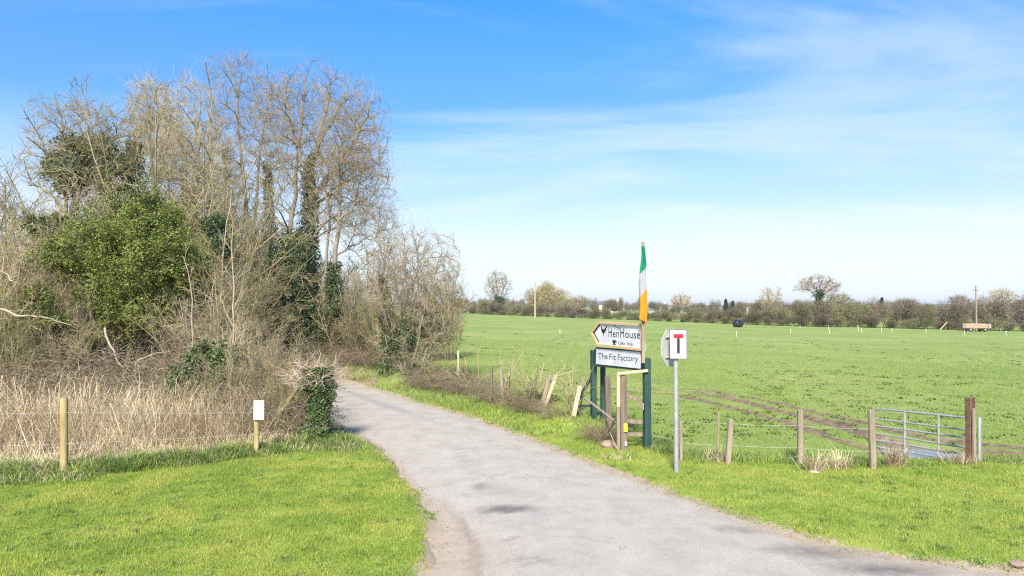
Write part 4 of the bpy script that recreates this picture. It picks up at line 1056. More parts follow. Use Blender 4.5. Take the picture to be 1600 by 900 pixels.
def leaf_bush(name, label, px, Y, cs_px, ncl, nleaf, size, m, seed, cat='bush'):
    r = np.random.default_rng(seed); b = stand(px, Y); s = Y / F
    root = thing(name, label, cat, tuple(b))
    cs = [(at(x, y, Y + dy) - b, (rx * s, ry, rz * s)) for x, y, dy, rx, ry, rz in cs_px]
    P, D = clump_leaves(cs, ncl, nleaf, size, r, spread=0.16, shell=(0.4, 1.0))
    V, T = leaves(P, np.full(len(P), size), r, outdir=D * 0.6, up=0.3)
    tag(link('foliage', mesh_np('foliage', V, [T], [m], smooth=False), root), kind='stuff')
    n = 9; B0 = grow(r.normal(0, .2, (n, 3)) * [1, 1, 0], np.stack([r.normal(0, .5, n), r.normal(0, .5, n), np.ones(n)], 1), r.uniform(.8, 1.7, n), np.full(n, .022), 6, .12, -.02, r)
    Bs = grow_levels(B0, [dict(k=8, t0=.2, t1=1, ang=(25, 60), lr=(.3, .6), rr=.5, nseg=3, wob=.15, trop=0, sides=3, fall=.3)], r)
    link('stems', join_tubes('stems', [(B0, 4)] + Bs, ['twig_tan']), root)
    return root
leaf_bush('ivy_bush', 'low dark green ivy bush behind the dry stalks, left of the white notice', 320, 19.0, [(320, 590, 0, 46, .8, 40), (355, 580, .1, 30, .6, 34), (285, 600, 0, 26, .6, 28), (330, 560, .3, 36, .6, 24)], 55, 70, 0.085, 'ivy_light', 31)

# bare shrubs: a few shapes, copied ---------------------------------------
def shrub_mesh(name, seed, H, nst, splay, trop, mats, L2k=7, L3k=6, L4k=3, wob=.09, r0=.028, rmin=.0055):
    r = np.random.default_rng(seed)
    a = r.uniform(0, 2 * math.pi, nst); sp = r.uniform(.05, splay, nst)
    d = np.stack([np.cos(a) * sp, np.sin(a) * sp, np.ones(nst)], 1)
    B0 = grow(np.stack([np.cos(a) * .15, np.sin(a) * .15, np.full(nst, -.1)], 1) * np.array([H / 5, H / 5, 1]), d, H * r.uniform(.75, 1.1, nst), np.full(nst, r0) * r.uniform(.7, 1.3, nst), 8, wob, trop, r)
    Bs = grow_levels(B0, [dict(k=L2k, t0=.12, t1=.98, ang=(18, 52), lr=(.22, .42), rr=.55, nseg=5, wob=.11, trop=trop, sides=3, fall=.5),
                          dict(k=L3k, t0=.1, t1=1, ang=(20, 55), lr=(.3, .6), rr=.6, nseg=3, wob=.13, trop=trop, sides=3, fall=.4),
                          dict(k=L4k, t0=.1, t1=1, ang=(20, 55), lr=(.4, .8), rr=.7, nseg=2, wob=.14, trop=0, sides=3, fall=.3)], r, rmin)
    return join_tubes(name, [(B0, 4)] + Bs, mats)
SHR = [shrub_mesh('bare_shrub_a', 41, 5.0, 13, .55, .03, ['twig_tan'], 8, 7, 4), shrub_mesh('bare_shrub_b', 42, 5.0, 10, .9, -.03, ['twig_tan'], 8, 7, 4),
       shrub_mesh('bare_shrub_c', 43, 5.0, 12, .45, .05, ['twig_olive'], 8, 7, 4), shrub_mesh('bare_shrub_d', 44, 5.0, 11, .8, .01, ['twig_mauve'], 8, 7, 4)]
def place_shrub(me, px, Y, h, label, group, name='bare_shrub', cat='shrub', r=rng, z=0.0):
    p = stand(px, Y); s = h / 5.0
    o = link(name, me, None, (p[0], p[1], p[2] - .05 + z), (0, 0, r.uniform(0, 6.28)), (s * r.uniform(.9, 1.25), s * r.uniform(.9, 1.25), s))
    return tag(o, label, cat, group)
GT = ('one of the tangled tan bare shrubs massed in the thicket left of the road', 'bare shrubs of the left thicket')
r = np.random.default_rng(5)
spots = [(-60, 26, 7.6), (0, 25, 7.0), (40, 27, 7.2), (20, 22, 5.2), (70, 23, 5.0), (-30, 21, 5.2), (110, 26, 6.4), (150, 28, 7.0), (200, 30, 7.4), (255, 29, 7.2), (300, 28, 6.8), (335, 30, 7.2), (362, 31, 6.4), (318, 24, 4.8), (340, 25, 5.4),
         (330, 22, 4.4), (300, 21.5, 3.4), (360, 22, 3.8), (395, 24, 2.6), (60, 21, 3.2), (10, 20, 3.4), (-60, 20, 3.6), (90, 30, 8.6), (180, 33, 9.6), (140, 31, 9.0), (265, 33, 9.0), (350, 34, 9.0), (40, 31, 8.2), (-10, 30, 8.0), (310, 35, 9), (-100, 24, 6.5), (-140, 28, 8), (95, 28.5, 7.0), (160, 28.5, 7.2), (60, 28.5, 7.6), (230, 31, 10.5), (280, 32, 11.5), (325, 33, 11.5), (250, 27, 8.0), (375, 40, 8.5), (405, 41, 8.0), (440, 41, 7.5), (470, 40, 6.5), (500, 40, 6.0), (345, 37, 9.5), (530, 39, 5.0)]
for i, (px, Y, h) in enumerate(spots):
    zone = 0 if px < 60 else (1 if px < 270 else 2)
    where = ('at the left edge of the thicket', 'around and behind the evergreen bush', 'between the evergreen bush and the tall bare trees')[zone]
    place_shrub(SHR[[0, 1, 2, 0, 3, 1][i % 6]], px, Y, h, 'one of the tangled tan bare shrubs ' + where, 'bare thicket shrubs ' + where, r=r)
GN = ('one of the low pale leafless shrubs in front of the thicket, around the white notice', 'low bare shrubs at the thicket edge')
for i, (px, Y, h) in enumerate([(350, 17.6, 2.0), (385, 18, 2.3), (415, 18.2, 2.3), (440, 18.4, 2.1), (425, 17.2, 1.5), (455, 17.6, 1.6), (370, 19.5, 2.7), (420, 20, 2.7), (300, 18, 1.5), (250, 18.2, 1.4), (390, 16.6, 1.1), (445, 16.8, 1.3), (470, 18, 1.9), (462, 17.2, 1.7), (472, 17.2, 1.5), (455, 18.6, 2.2), (468, 16.7, 1.1)]):
    place_shrub(SHR[[0, 3, 1][i % 3]], px, Y, h, GN[0], GN[1], r=r)
GH = ('one of the thin leafless hedge shrubs beyond the road bend', 'hedge shrubs beyond the road bend')
for i, (px, Y, h) in enumerate([(515, 35, 4.5), (540, 34.5, 4.2), (562, 34.5, 4.6), (580, 33.5, 4.6), (598, 33, 4.4), (615, 32, 4.2), (555, 37, 5.5), (590, 37, 5.6), (470, 36, 4.0), (500, 37, 4.4), (445, 37, 4.6), (420, 38, 5.0)]):
    place_shrub(SHR[[2, 0, 2, 3][i % 4]], px, Y, h, GH[0], GH[1], r=r)
place_shrub(SHR[2], 668, 38, 5.6, 'rounded olive bare shrub standing behind the ivied roadside bush', None, name='olive_shrub', r=r)
place_shrub(SHR[2], 702, 39, 5.2, 'rounded olive bare shrub showing at the right edge of the roadside bush', None, name='olive_shrub', r=r)

# slender pale saplings in the thicket
def sapling(path, Y, r0, label, seed):
    r = np.random.default_rng(seed)
    Pw = np.array([at(px, py, Y) for px, py in path]); b = Pw[0].copy(); b[2] = tz(b[0], b[1]); Pw[0, 2] = b[2] - .1
    Q, L = resample(Pw - b, 12); Q[2:] += np.cumsum(r.normal(0, .035, (11, 3)), 0); B0 = (Q[None], np.linspace(r0, r0 * .25, 13)[None], np.array([L]))
    root = thing('pale_sapling', label, 'sapling', tuple(b), 0, 'pale saplings in the thicket')
    link('trunk', join_tubes('trunk', [(B0, 6)], ['branch_pale']), root)
    Bs = grow_levels(B0, [dict(k=14, t0=.25, t1=.98, ang=(25, 60), lr=(.14, .28), rr=.5, nseg=5, wob=.14, trop=.05, sides=3, fall=.4), dict(k=6, t0=.1, t1=1, ang=(25, 55), lr=(.35, .6), rr=.6, nseg=3, wob=.14, trop=.03, sides=3, fall=.3)], r, .006)
    link('crown', join_tubes('crown', Bs, ['branch_pale']), root)
sapling([(300, 590), (302, 500), (300, 440), (290, 400)], 19.5, .035, 'pale slender sapling just right of the evergreen bush', 51)
sapling([(366, 590), (364, 480), (368, 410), (366, 360)], 20, .04, 'pale upright sapling above the dry shrubs, left of the dark ivy', 52)
sapling([(335, 580), (346, 430), (352, 350), (362, 300)], 23, .045, 'tall pale sapling between the evergreen bush and the bare trees', 53)
def branch(name, path, Y, r0, label, seed, k=9):
    r = np.random.default_rng(seed); Pw = np.array([at(*p, Y + (i % 2) * .15) for i, p in enumerate(path)]); b = Pw[0].copy()
    Q, L = resample(Pw - b, 14); Q[1:] += np.cumsum(r.normal(0, .03, (14, 3)), 0); B0 = (Q[None], np.linspace(r0, r0 * .3, 15)[None], np.array([L]))
    Bs = grow_levels(B0, [dict(k=k, t0=.1, t1=1, ang=(25, 65), lr=(.12, .3), rr=.55, nseg=4, wob=.18, trop=.02, sides=3, fall=.3), dict(k=4, t0=.1, t1=1, ang=(25, 60), lr=(.35, .6), rr=.6, nseg=3, wob=.16, trop=.0, sides=3, fall=.3)], r)
    o = link(name, join_tubes(name, [(B0, 6)] + Bs, ['branch_pale']), None, tuple(b)); tag(o, label, 'branch')
branch('hanging_branch', [(164, 512), (168, 528), (173, 545), (178, 570), (200, 585), (232, 596), (256, 590)], 20.2, .035, 'pale curved branch hooking down below the evergreen bush', 55)
branch('fallen_branch', [(-40, 480), (10, 488), (55, 498), (100, 512)], 18.8, .045, 'thick pale branch reaching in from the left edge', 56)
branch('fallen_branch', [(-20, 415), (8, 430), (18, 445)], 20, .04, 'short pale broken branch above the fallen one at the left edge', 57, 5)
branch('dead_branch', [(215, 600), (216, 562), (240, 545), (275, 535)], 19.4, .026, 'thin forked dead branch beside the low ivy bush', 58)

# brambles ---------------------------------------------------------------
def bramble_mesh(seed, n=90, W=1.3, H=1.3):
    r = np.random.default_rng(seed); a = r.uniform(0, 6.28, n)
    B0 = grow(np.stack([r.normal(0, W * .35, n), r.normal(0, W * .35, n), np.full(n, -.05)], 1), np.stack([np.cos(a) * .6, np.sin(a) * .6, np.ones(n)], 1), r.uniform(1.0, 2.4, n) * H, np.full(n, .007), 9, .10, -.17, r, .5)
    B1 = grow_levels(B0, [dict(k=5, t0=.2, t1=1, ang=(25, 60), lr=(.15, .35), rr=.7, nseg=3, wob=.15, trop=-.03, sides=3, fall=.2)], r, .004)
    V, Q = tubes(B0, 3); V1, Q1 = tubes(B1[0][0], 3)
    tips = B0[0].reshape(-1, 3); tips = tips[tips[:, 2] > .15]; k = r.choice(len(tips), 2600); P = tips[k] + r.normal(0, .07, (2600, 3))
    V2, T2 = leaves(P, np.full(len(P), .055), r)
    Vs = np.concatenate([V, V1, V2]); q = np.concatenate([Q, Q1 + len(V)])
    return mesh_np('bramble', Vs, [q, T2 + len(V) + len(V1)], ['cane_brown', 'bramble_leaf'], np.concatenate([np.zeros(len(q)), np.ones(len(T2))]))
BR = [bramble_mesh(61), bramble_mesh(62)]
leaf_bush('ivy_patch', 'small dark ivy patch high in the thicket left of the evergreen bush', 60, 26.5, [(58, 352, 0, 22, .7, 16), (85, 345, 0, 16, .5, 12)], 34, 45, .10, 'ivy_light', 35)
leaf_bush('ivy_patch', 'olive leafy patch low at the left edge below the evergreen bush', 62, 21.8, [(62, 470, 0, 26, .7, 30), (30, 500, 0, 24, .6, 22), (85, 505, 0, 20, .5, 20)], 40, 50, .075, 'evergreen_leaf', 36)
leaf_bush('ivy_patch', 'dark ivy patch among the shrubs right of the evergreen bush top', 340, 27.5, [(338, 352, 0, 20, .7, 20), (352, 385, 0, 16, .6, 22), (330, 410, 0, 14, .6, 18)], 40, 45, .10, 'ivy_leaf', 37)
leaf_bush('ivy_patch', 'dark ivy mass at the foot of the bare tree nearest the road', 508, 34.6, [(506, 520, 0, 16, .8, 40), (520, 470, 0, 13, .6, 46), (492, 555, 0, 20, .7, 18)], 60, 45, .11, 'ivy_leaf', 39)
leaf_bush('ivy_patch', 'ivy patch at the foot of the shrubs behind the white notice', 395, 19.4, [(392, 600, 0, 24, .6, 26), (372, 560, .2, 18, .5, 24)], 36, 55, .08, 'ivy_light', 38)
GB = ('one of the dark brown bramble mounds behind the dry stalks at left', 'dark bramble mounds left of the road')
for i, (px, Y, s) in enumerate([(50, 20, 1.0), (90, 19.4, 1.05), (135, 19.6, 1.1), (175, 19.4, 1.05), (215, 19.8, 1.1), (255, 19.8, 1.0), (20, 19.6, 1.0), (155, 20.6, 1.2), (-25, 19.5, 1.1), (230, 20.8, 1.3), (100, 20.8, 1.25), (300, 20.4, 1.2), (345, 20.4, 1.2), (425, 17.6, .7), (446, 17.4, .6), (400, 17.8, .8)]):
    p = stand(px, Y); tag(link('bramble', BR[i % 2], None, tuple(p), (0, 0, i * 1.3), (s * 1.1, s * 1.1, s)), GB[0], 'bramble', GB[1])
GK = ('one of the low brown bramble heaps on the bank right of the road', 'bramble heaps on the right roadside bank')
for i, (px, py, s) in enumerate([(655, 604, .6), (668, 608, .5), (692, 608, .6), (705, 613, .45), (715, 610, .55), (728, 618, .45), (742, 616, .55), (758, 624, .5), (775, 630, .42), (800, 634, .45), (815, 642, .4), (836, 646, .36), (865, 652, .32), (930, 688, .3), (946, 690, .3)]):
    p = hit(px, py); tag(link('bramble', BR[i % 2], None, tuple(p), (0, 0, i * 1.9), (s * .95, s * .9, s * 1.0)), GK[0], 'bramble', GK[1])
GF = ('one of the brown bramble mounds at the foot of the trees beyond the bend', 'brambles at the foot of the trees')
for i, (px, Y, s) in enumerate([(405, 36.5, 1.2), (430, 35.5, 1.2), (458, 35.5, 1.1), (490, 35, 1.0), (515, 34, 1.0), (540, 33.4, .9), (568, 32.6, .8), (590, 32, .7)]):
    p = stand(px, Y); tag(link('bramble', BR[i % 2], None, tuple(p), (0, 0, i * 1.1), (s * 1.3, s, s)), GF[0], 'bramble', GF[1])
leaf_bush('nettle_clump', 'bright leafy weed hump on the bank left of the sign posts', 898, 19.2, [(893, 662, 0, 24, .5, 16), (915, 668, -.2, 16, .4, 12), (880, 668, -.2, 14, .3, 9)], 38, 60, 0.06, 'rough_blade', 33, 'weeds')
leaf_bush('nettle_clump', 'grey-green weed patch between the leaning posts on the bank', 835, 21.5, [(832, 618, 0, 18, .5, 9), (858, 624, 0, 14, .4, 8)], 26, 50, 0.06, 'dock_leaf', 34, 'weeds')

leaf_bush('nettle_clump', 'green weeds on the bramble bank behind the thin pale stake', 742, 25.6, [(740, 612, 0, 20, .5, 8), (715, 606, .2, 18, .5, 8), (760, 619, 0, 12, .4, 7)], 30, 45, .06, 'rough_blade', 81, 'weeds')
leaf_bush('nettle_clump', 'green weeds along the soil bank below the grey weathered pair of posts', 800, 22.6, [(795, 634, 0, 20, .4, 6), (815, 646, -.3, 18, .4, 6), (770, 634, 0, 14, .4, 6)], 30, 45, .055, 'dock_leaf', 82, 'weeds')
leaf_bush('nettle_clump', 'green weeds at the foot of the bare roadside bush', 675, 27.6, [(672, 603, 0, 20, .5, 7), (640, 603, 0, 18, .5, 7)], 30, 45, .06, 'rough_blade', 83, 'weeds')

# ivy-covered stump at the corner -----------------------------------------
r = np.random.default_rng(71); sb_ = hit(500, 692)
stump = thing('ivied_gatepost', 'old gatepost wrapped in ivy at the corner of the road, dry twigs on top', 'gatepost', tuple(sb_))
MB().tube([(0, 0, -.1), (.02, 0, .8), (-.02, 0, 1.65)], [.16, .14, .13], 9, wob=.06).build('post', 'wood_dark', stump, True)
n = 8000; z = r.uniform(-.02, 1.80, n); a = r.uniform(0, 6.28, n)
R = np.interp(z, [0, .3, .9, 1.4, 1.72], [.22, .20, .24, .33, .26]) * (.55 + .5 * r.random(n) ** .6) * (.25 + 1.45 * fbm(z * 2.6 + 9, np.cos(a) * 1.6 + np.sin(a) + 5, 8))
P = np.stack([np.cos(a) * R + np.interp(z, [0, 1.7], [.0, -.08]), np.sin(a) * R, z], 1)
Pc, Dc = clump_leaves([((-.28, .05, 1.40), (.30, .3, .24)), ((.14, 0, 1.15), (.26, .26, .34)), ((.10, -.05, .26), (.40, .3, .24)), ((.02, 0, 1.62), (.30, .24, .14)), ((-.42, .25, .30), (.34, .3, .24))], 26, 24, .06, r, spread=.2, shell=(.4, 1.1))
P = np.concatenate([P, Pc]); a = np.concatenate([a, np.arctan2(Dc[:, 1], Dc[:, 0])]); z = P[:, 2]; n = len(P)
V, T = leaves(P, .062 * r.uniform(.5, 1.4, n), r, outdir=np.stack([np.cos(a), np.sin(a), z * 0], 1))
tag(link('ivy', mesh_np('ivy', V, [T], ['ivy_light'], smooth=False), stump), kind='stuff')
n = 120; a = r.uniform(0, 6.28, n)
B0 = grow(np.stack([r.normal(-.15, .26, n), r.normal(0, .2, n), r.uniform(1.25, 1.75, n)], 1), np.stack([np.cos(a), np.sin(a) * .6, r.uniform(.1, .9, n)], 1), r.uniform(.3, .8, n), np.full(n, .006), 6, .16, -.05, r, .5)
Bs = grow_levels(B0, [dict(k=6, t0=.1, t1=1, ang=(25, 60), lr=(.25, .5), rr=.7, nseg=3, wob=.15, trop=-.02, sides=3, fall=.2)], r, .0035)
link('dry_twigs', join_tubes('dry_twigs', [(B0, 3)] + Bs, [mat('twig_pink', (.40, .29, .225), (.55, .43, .34), scale=2, rough=.9, island=.25)]), stump)
p0, p1 = at(436, 648, 16.9), at(480, 586, 16.7)
o = MB().tube([Vector(p0) - Vector(p0), (Vector(p1) - Vector(p0)) * .5, Vector(p1) - Vector(p0)], [.055, .057, .055], 10).build('brace_post', 'post_treated', None, True, loc=tuple(p0))
tag(o, 'brown round brace pole slanting up to the ivy-wrapped gatepost', 'pole')

# ------------------------------------------------------------------ fence posts
def post(px, top, base, w_px, m, label, lean=0.0, square=False, name='fence_post', group=None, Y=None, seed=1, cat='post', bury=.12):
    b = hit(px, base) if Y is None else stand(px, Y)
    t = at(px + lean, top, b[1]) - b
    w = w_px * b[1] / F; d = Vector(t).normalized()
    mb = MB()
    if square: mb.bar(-d * bury, Vector(t), w, w * .7, bev=.008, side=(1, .15, 0))
    else: mb.tube([-d * bury, Vector(t) * .5, Vector(t) * .985, Vector(t)], [w / 2 * 1.03, w / 2, w / 2 * .97, w / 2 * .86], 12, wob=.03, seed=seed)
    o = mb.build(name, m, None, not square, loc=tuple(b)); tag(o, label, cat, group); return o, b, Vector(t)
GP = 'timber fence posts'
_, pA, tA = post(100, 622, 742, 11, 'post_treated', 'tall round new wooden post in the long grass at the far left', group=GP)
_, pB, tB = post(401, 629, 712, 8, 'post_treated', 'short round wooden post that carries the white notice', group=GP, seed=2)
post(452, 566, 590, 6, 'post_treated', 'wooden post top showing behind the dry shrubs left of the ivied gatepost', Y=19.0, group=GP, seed=3)
post(716, 548, 598, 3.2, 'wood_pale', 'thin pale stake at the field edge beside the bare roadside bush', group=GP, seed=4)
post(765, 574, 632, 4.5, 'wood_dark', 'dark weathered post, left of a pair at the start of the field fence', lean=4, group=GP, seed=5)
post(786, 578, 630, 6, 'wood_weathered', 'grey weathered post, right of the pair at the start of the field fence', lean=-3, group=GP, seed=6)
post(847, 585, 634, 6, 'wood_weathered', 'leaning grey post beside a paler leaning one on the soil mound', lean=11, group=GP, square=True)
post(852, 586, 636, 5, 'wood_pale', 'leaning pale slat on the soil mound, right of a grey one', lean=17, group=GP, square=True)
post(896, 603, 650, 7, 'wood_pale', 'bright new timber slat leaning on the bank left of the green sign posts', lean=10, group=GP, square=True)
post(902, 590, 646, 4.5, 'wood_weathered', 'taller grey slat leaning behind the bright new slat', lean=9, group=GP, square=True)
post(952, 587, 686, 8, 'wood_dark', 'dark split post between the green sign posts and the yellow-tagged post', lean=-3, group=GP, square=True)
post(1064, 657, 720, 5, 'wood_weathered', 'short grey post half hidden behind the no through road sign pole', group=GP, seed=9)
post(1122, 643, 722, 4, 'wood_weathered', 'thinner, taller of the two old stakes right of the sign pole', lean=1, group=GP, seed=10)
post(1137, 655, 725, 8, 'wood_weathered', 'thicker, shorter of the two old stakes, leaning slightly right', lean=5, group=GP, square=True)
_, pE, tE = post(1250, 640, 726, 8, 'wood_weathered', 'single upright grey post standing alone in the middle of the field fence', group=GP, square=True)
_, pF, tF = post(1364, 640, 732, 9, 'wood_weathered', 'grey wooden post at the left end of the metal gate', lean=-3, group=GP, square=True)

# white notice on its post
nb_ = at(404.5, 641, pB[1] - .09)
notice = thing('notice_board', 'small white paper notice fixed to the short wooden post', 'notice', tuple(nb_))
MB().box((0, 0, 0), (.235, .016, .43)).build('backing', 'wood_pale', notice)
sh = MB().box((0, -.0115, 0), (.215, .006, .41), bev=.001).build('sheet', 'sign_white', notice)
pr = MB()
for k_ in range(9): pr.box((-.004 * (k_ % 3), -.0160, .15 - k_ * .035), (.15 - .02 * (k_ % 3), .001, .007), bev=0)
pr.build('faint_print', 'sign_back', sh)

# fence wires
def wires(pts_list, label, name='fence_wire'):
    o0 = Vector(pts_list[0][0]); mb = MB()
    for pts in pts_list:
        q = []
        for a, b in zip(pts[:-1], pts[1:]):
            a, b = Vector(a), Vector(b)
            for k in range(4): t = k / 4; q.append(a.lerp(b, t) - o0 - Vector((0, 0, .015 * t * (1 - t) * 4)))
        q.append(Vector(pts[-1]) - o0)
        mb.tube(q, .0024, 4)
    o = mb.build(name, 'sign_back', None, True, loc=tuple(o0)); tag(o, label, 'wire')
off = pA - np.array([5.2, .8, 0]); sx = sb_
wires([[off + [0, 0, h], pA + [0, -.06, h], pB + [0, -.05, h * .78], sx + [-.1, -.3, h * .8]] for h in (1.2, .6)], 'thin galvanised wires strung between the left posts and the ivied gatepost')
wires([[hit(1012, 700) + [0, 0, h], hit(1064, 718) + [0, 0, h], hit(1137, 722) + [0, 0, h], pE + [0, -.05, h], pF + [0, -.05, h]] for h in (.8, .35)], 'thin wires of the field fence between the sign and the gate')

# ------------------------------------------------------------------ the signs
PR = np.array([3.05, 15.6]); PL = np.array([2.30, 18.6])
Lb = np.linalg.norm(PR - PL); ux, uy = (PR - PL) / Lb
TH = math.atan2(uy, ux)
def S(px, py):
    k = (px - 800.0) / F; s = (k * PR[1] - PR[0]) / (ux - k * uy); Y = PR[1] + s * uy
    return s, float(at(px, py, Y)[2])
zb = tz(PR[0], PR[1])
sign = thing('roadside_sign', 'green timber sign frame carrying two white arrow boards beside the road', 'sign', (PR[0], PR[1], zb), TH)
def SL(px, py): s, z = S(px, py); return s, z - zb
def in_local(x, y, z): 
    dx, dy = x - PR[0], y - PR[1]; return Vector((dx * ux + dy * uy, -dx * uy + dy * ux, z - zb))
# posts
MB().box((0, .02, .98 - .1), (.15, .15, 2.36), bev=.012).build('post', 'paint_green', sign)
z_top = SL(930, 546)[1]
for px, w in ((926, .17), (940.5, .14)):
    x_, y_ = (px - 800) / F * 18.75, 18.75
    q = in_local(x_, y_, zb); q.z = 0
    MB().box((q.x, q.y + .02, z_top / 2 - .12), (w, w * .8, z_top + .2), bev=.012).build('post', 'paint_green', sign)
a, b = at(930, 578, 18.9), at(900, 632, 19.5)
MB().bar(in_local(*a), in_local(*b), .09, .06).build('brace', 'paint_green', sign)
a, b = at(900, 634, 19.3), at(928, 634, 18.9)
MB().bar(in_local(*a), in_local(*b), .06, .05).build('rail', 'paint_green', sign)
MB().box((-.0, -.095, SL(1010, 635)[1]), (.165, .012, .16)).build('plate', 'plate_rust', sign)

def ring_strip(outer, inner, y0, y1):
    """frame of separate timbers between two polygons"""
    res = []; n = len(outer)
    for i in range(n):
        j = (i + 1) % n
        res.append(MB().prism([outer[i], outer[j], inner[j], inner[i]], y0, y1))
    return res
# cafe board
yb0, yb1 = -.105, -.075
outer = [SL(*p) for p in [(929, 520.5), (942.6, 501.5), (1011, 506), (1012, 548.5), (940, 541)]]
inner = [SL(*p) for p in [(932.3, 520.3), (943.6, 505.5), (1008.6, 509.5), (1009.4, 544.6), (941.2, 537)]]
cafe = MB().prism(inner, yb0, yb1).build('cafe_board', 'board_white', sign)
for mb in ring_strip(outer, inner, -.14, -.06): mb.build('frame_timber', 'wood_frame', cafe)
chev = [SL(*p) for p in [(943.6, 506.3), (943.4, 508.6), (934.6, 520.3), (941.6, 533.2), (941.5, 536), (932.9, 520.3)]]
MB().prism(chev, -.111, -.1055).build('arrow_stripe', 'letter_black', cafe)
gym_out = [SL(*p) for p in [(927.6, 555), (935.6, 542.3), (1010, 547.6), (1009.6, 579.5), (933, 572.2)]]
gym_in = [SL(*p) for p in [(936.6, 557), (937, 544.6), (1006.2, 549.8), (1005.6, 575.8), (936.2, 568.6)]]
gb = MB().prism(gym_out, -.085, -.055).build('gym_board', 'paint_green', sign)
MB().prism([gym_in[1], gym_in[2], gym_in[3], gym_in[4]], -.101, -.0855).build('panel', 'board_white', gb)

def text_mesh(txt, name):
    cu = bpy.data.curves.new(name, 'FONT'); cu.body = txt; cu.extrude = 0.0; cu.resolution_u = 3
    ob = bpy.data.objects.new(name, cu); C.objects.link(ob)
    dg = bpy.context.evaluated_depsgraph_get(); dg.update()
    me = bpy.data.meshes.new_from_object(ob.evaluated_get(dg)); bpy.data.objects.remove(ob); bpy.data.curves.remove(cu)
    return me
def lettering(txt, quad, y, parent, m, thick=0.0):
    """text stretched onto a quad given in pixels: TL, TR, BR, BL"""
    me = text_mesh(txt, 'lettering'); co = np.empty(len(me.vertices) * 3); me.vertices.foreach_get('co', co); co = co.reshape(-1, 3)
    mn, mx = co.min(0), co.max(0); u = (co[:, 0] - mn[0]) / (mx[0] - mn[0]); v = (co[:, 1] - mn[1]) / (mx[1] - mn[1])
    q = np.array([SL(*p) for p in quad])
    XZ = (q[3] * (1 - u)[:, None] + q[2] * u[:, None]) * (1 - v)[:, None] + (q[0] * (1 - u)[:, None] + q[1] * u[:, None]) * v[:, None]
    me.vertices.foreach_set('co', np.stack([XZ[:, 0], np.full(len(u), y), XZ[:, 1]], 1).ravel().astype(np.float32))
    me.materials.clear(); me.materials.append(MATS[m]); me.update()
    return link('lettering', me, parent)
for tx, qd in (('The', [(940, 551), (955, 552), (955, 561.2), (940, 560.2)]), ('Fit', [(957.6, 552.4), (968.4, 553.2), (968.4, 562.6), (957.6, 561.6)]), ('Factory', [(971, 553.4), (1003, 555.6), (1003, 568.4), (971, 565.6)])):
    lettering(tx, qd, -.1035, gb, 'letter_green')
for tx, qd in (('H', [(956.8, 511.4), (962, 511.6), (962, 526.5), (956.8, 526.2)]), ('en', [(963.5, 518.6), (973.2, 519), (973.2, 527), (963.5, 526.5)]),
               ('H', [(975.4, 512), (981.2, 512.3), (981.2, 527.5), (975.4, 527.1)]), ('ouse', [(983, 519.8), (1006.6, 520.8), (1006.6, 529.4), (983, 527.7)])):
    lettering(tx, qd, -.1075, cafe, 'letter_black')
lettering('The', [(964, 508.2), (974, 508.6), (974, 516.2), (964, 515.6)], -.1075, cafe, 'letter_black')
lettering('Coffee', [(972, 533.2), (982.8, 534), (982.8, 539), (972, 538.2)], -.1075, cafe, 'letter_black'); lettering('Shop', [(985.6, 534.6), (994.6, 535.2), (994.6, 541), (985.6, 540.2)], -.1075, cafe, 'letter_black')
def emblem(name, pts, parent, m='letter_black', y0=-.110, y1=-.1055): MB().prism([SL(*p) for p in pts], y0, y1).build(name, m, parent)
emblem('hen_emblem', [(944.8, 510.6), (945.9, 509.8), (946.6, 512.6), (948, 514.6), (950, 514.4), (951.6, 512.4), (952.6, 510.2), (954.1, 509.0), (953.9, 511.6), (952.9, 515.0), (951.6, 518.2), (949.8, 520.2), (949.2, 521.0), (948.9, 524.8), (948.4, 524.8), (948.3, 521), (947.2, 519.6), (945.6, 516.8), (945.2, 513.6)], cafe)
emblem('cup_emblem', [(963, 531.2), (968.2, 531.5), (967.6, 535.6), (966.4, 536.8), (964.6, 536.6), (963.6, 535.2)], cafe)
emblem('saucer_emblem', [(962.2, 537.1), (969.2, 537.6), (967.8, 538.6), (963.6, 538.2)], cafe)
emblem('cup_handle', [(968.3, 532.4), (969.6, 532.6), (969.4, 534.6), (967.9, 534.8), (968.6, 533.9), (968.9, 533.1)], cafe)

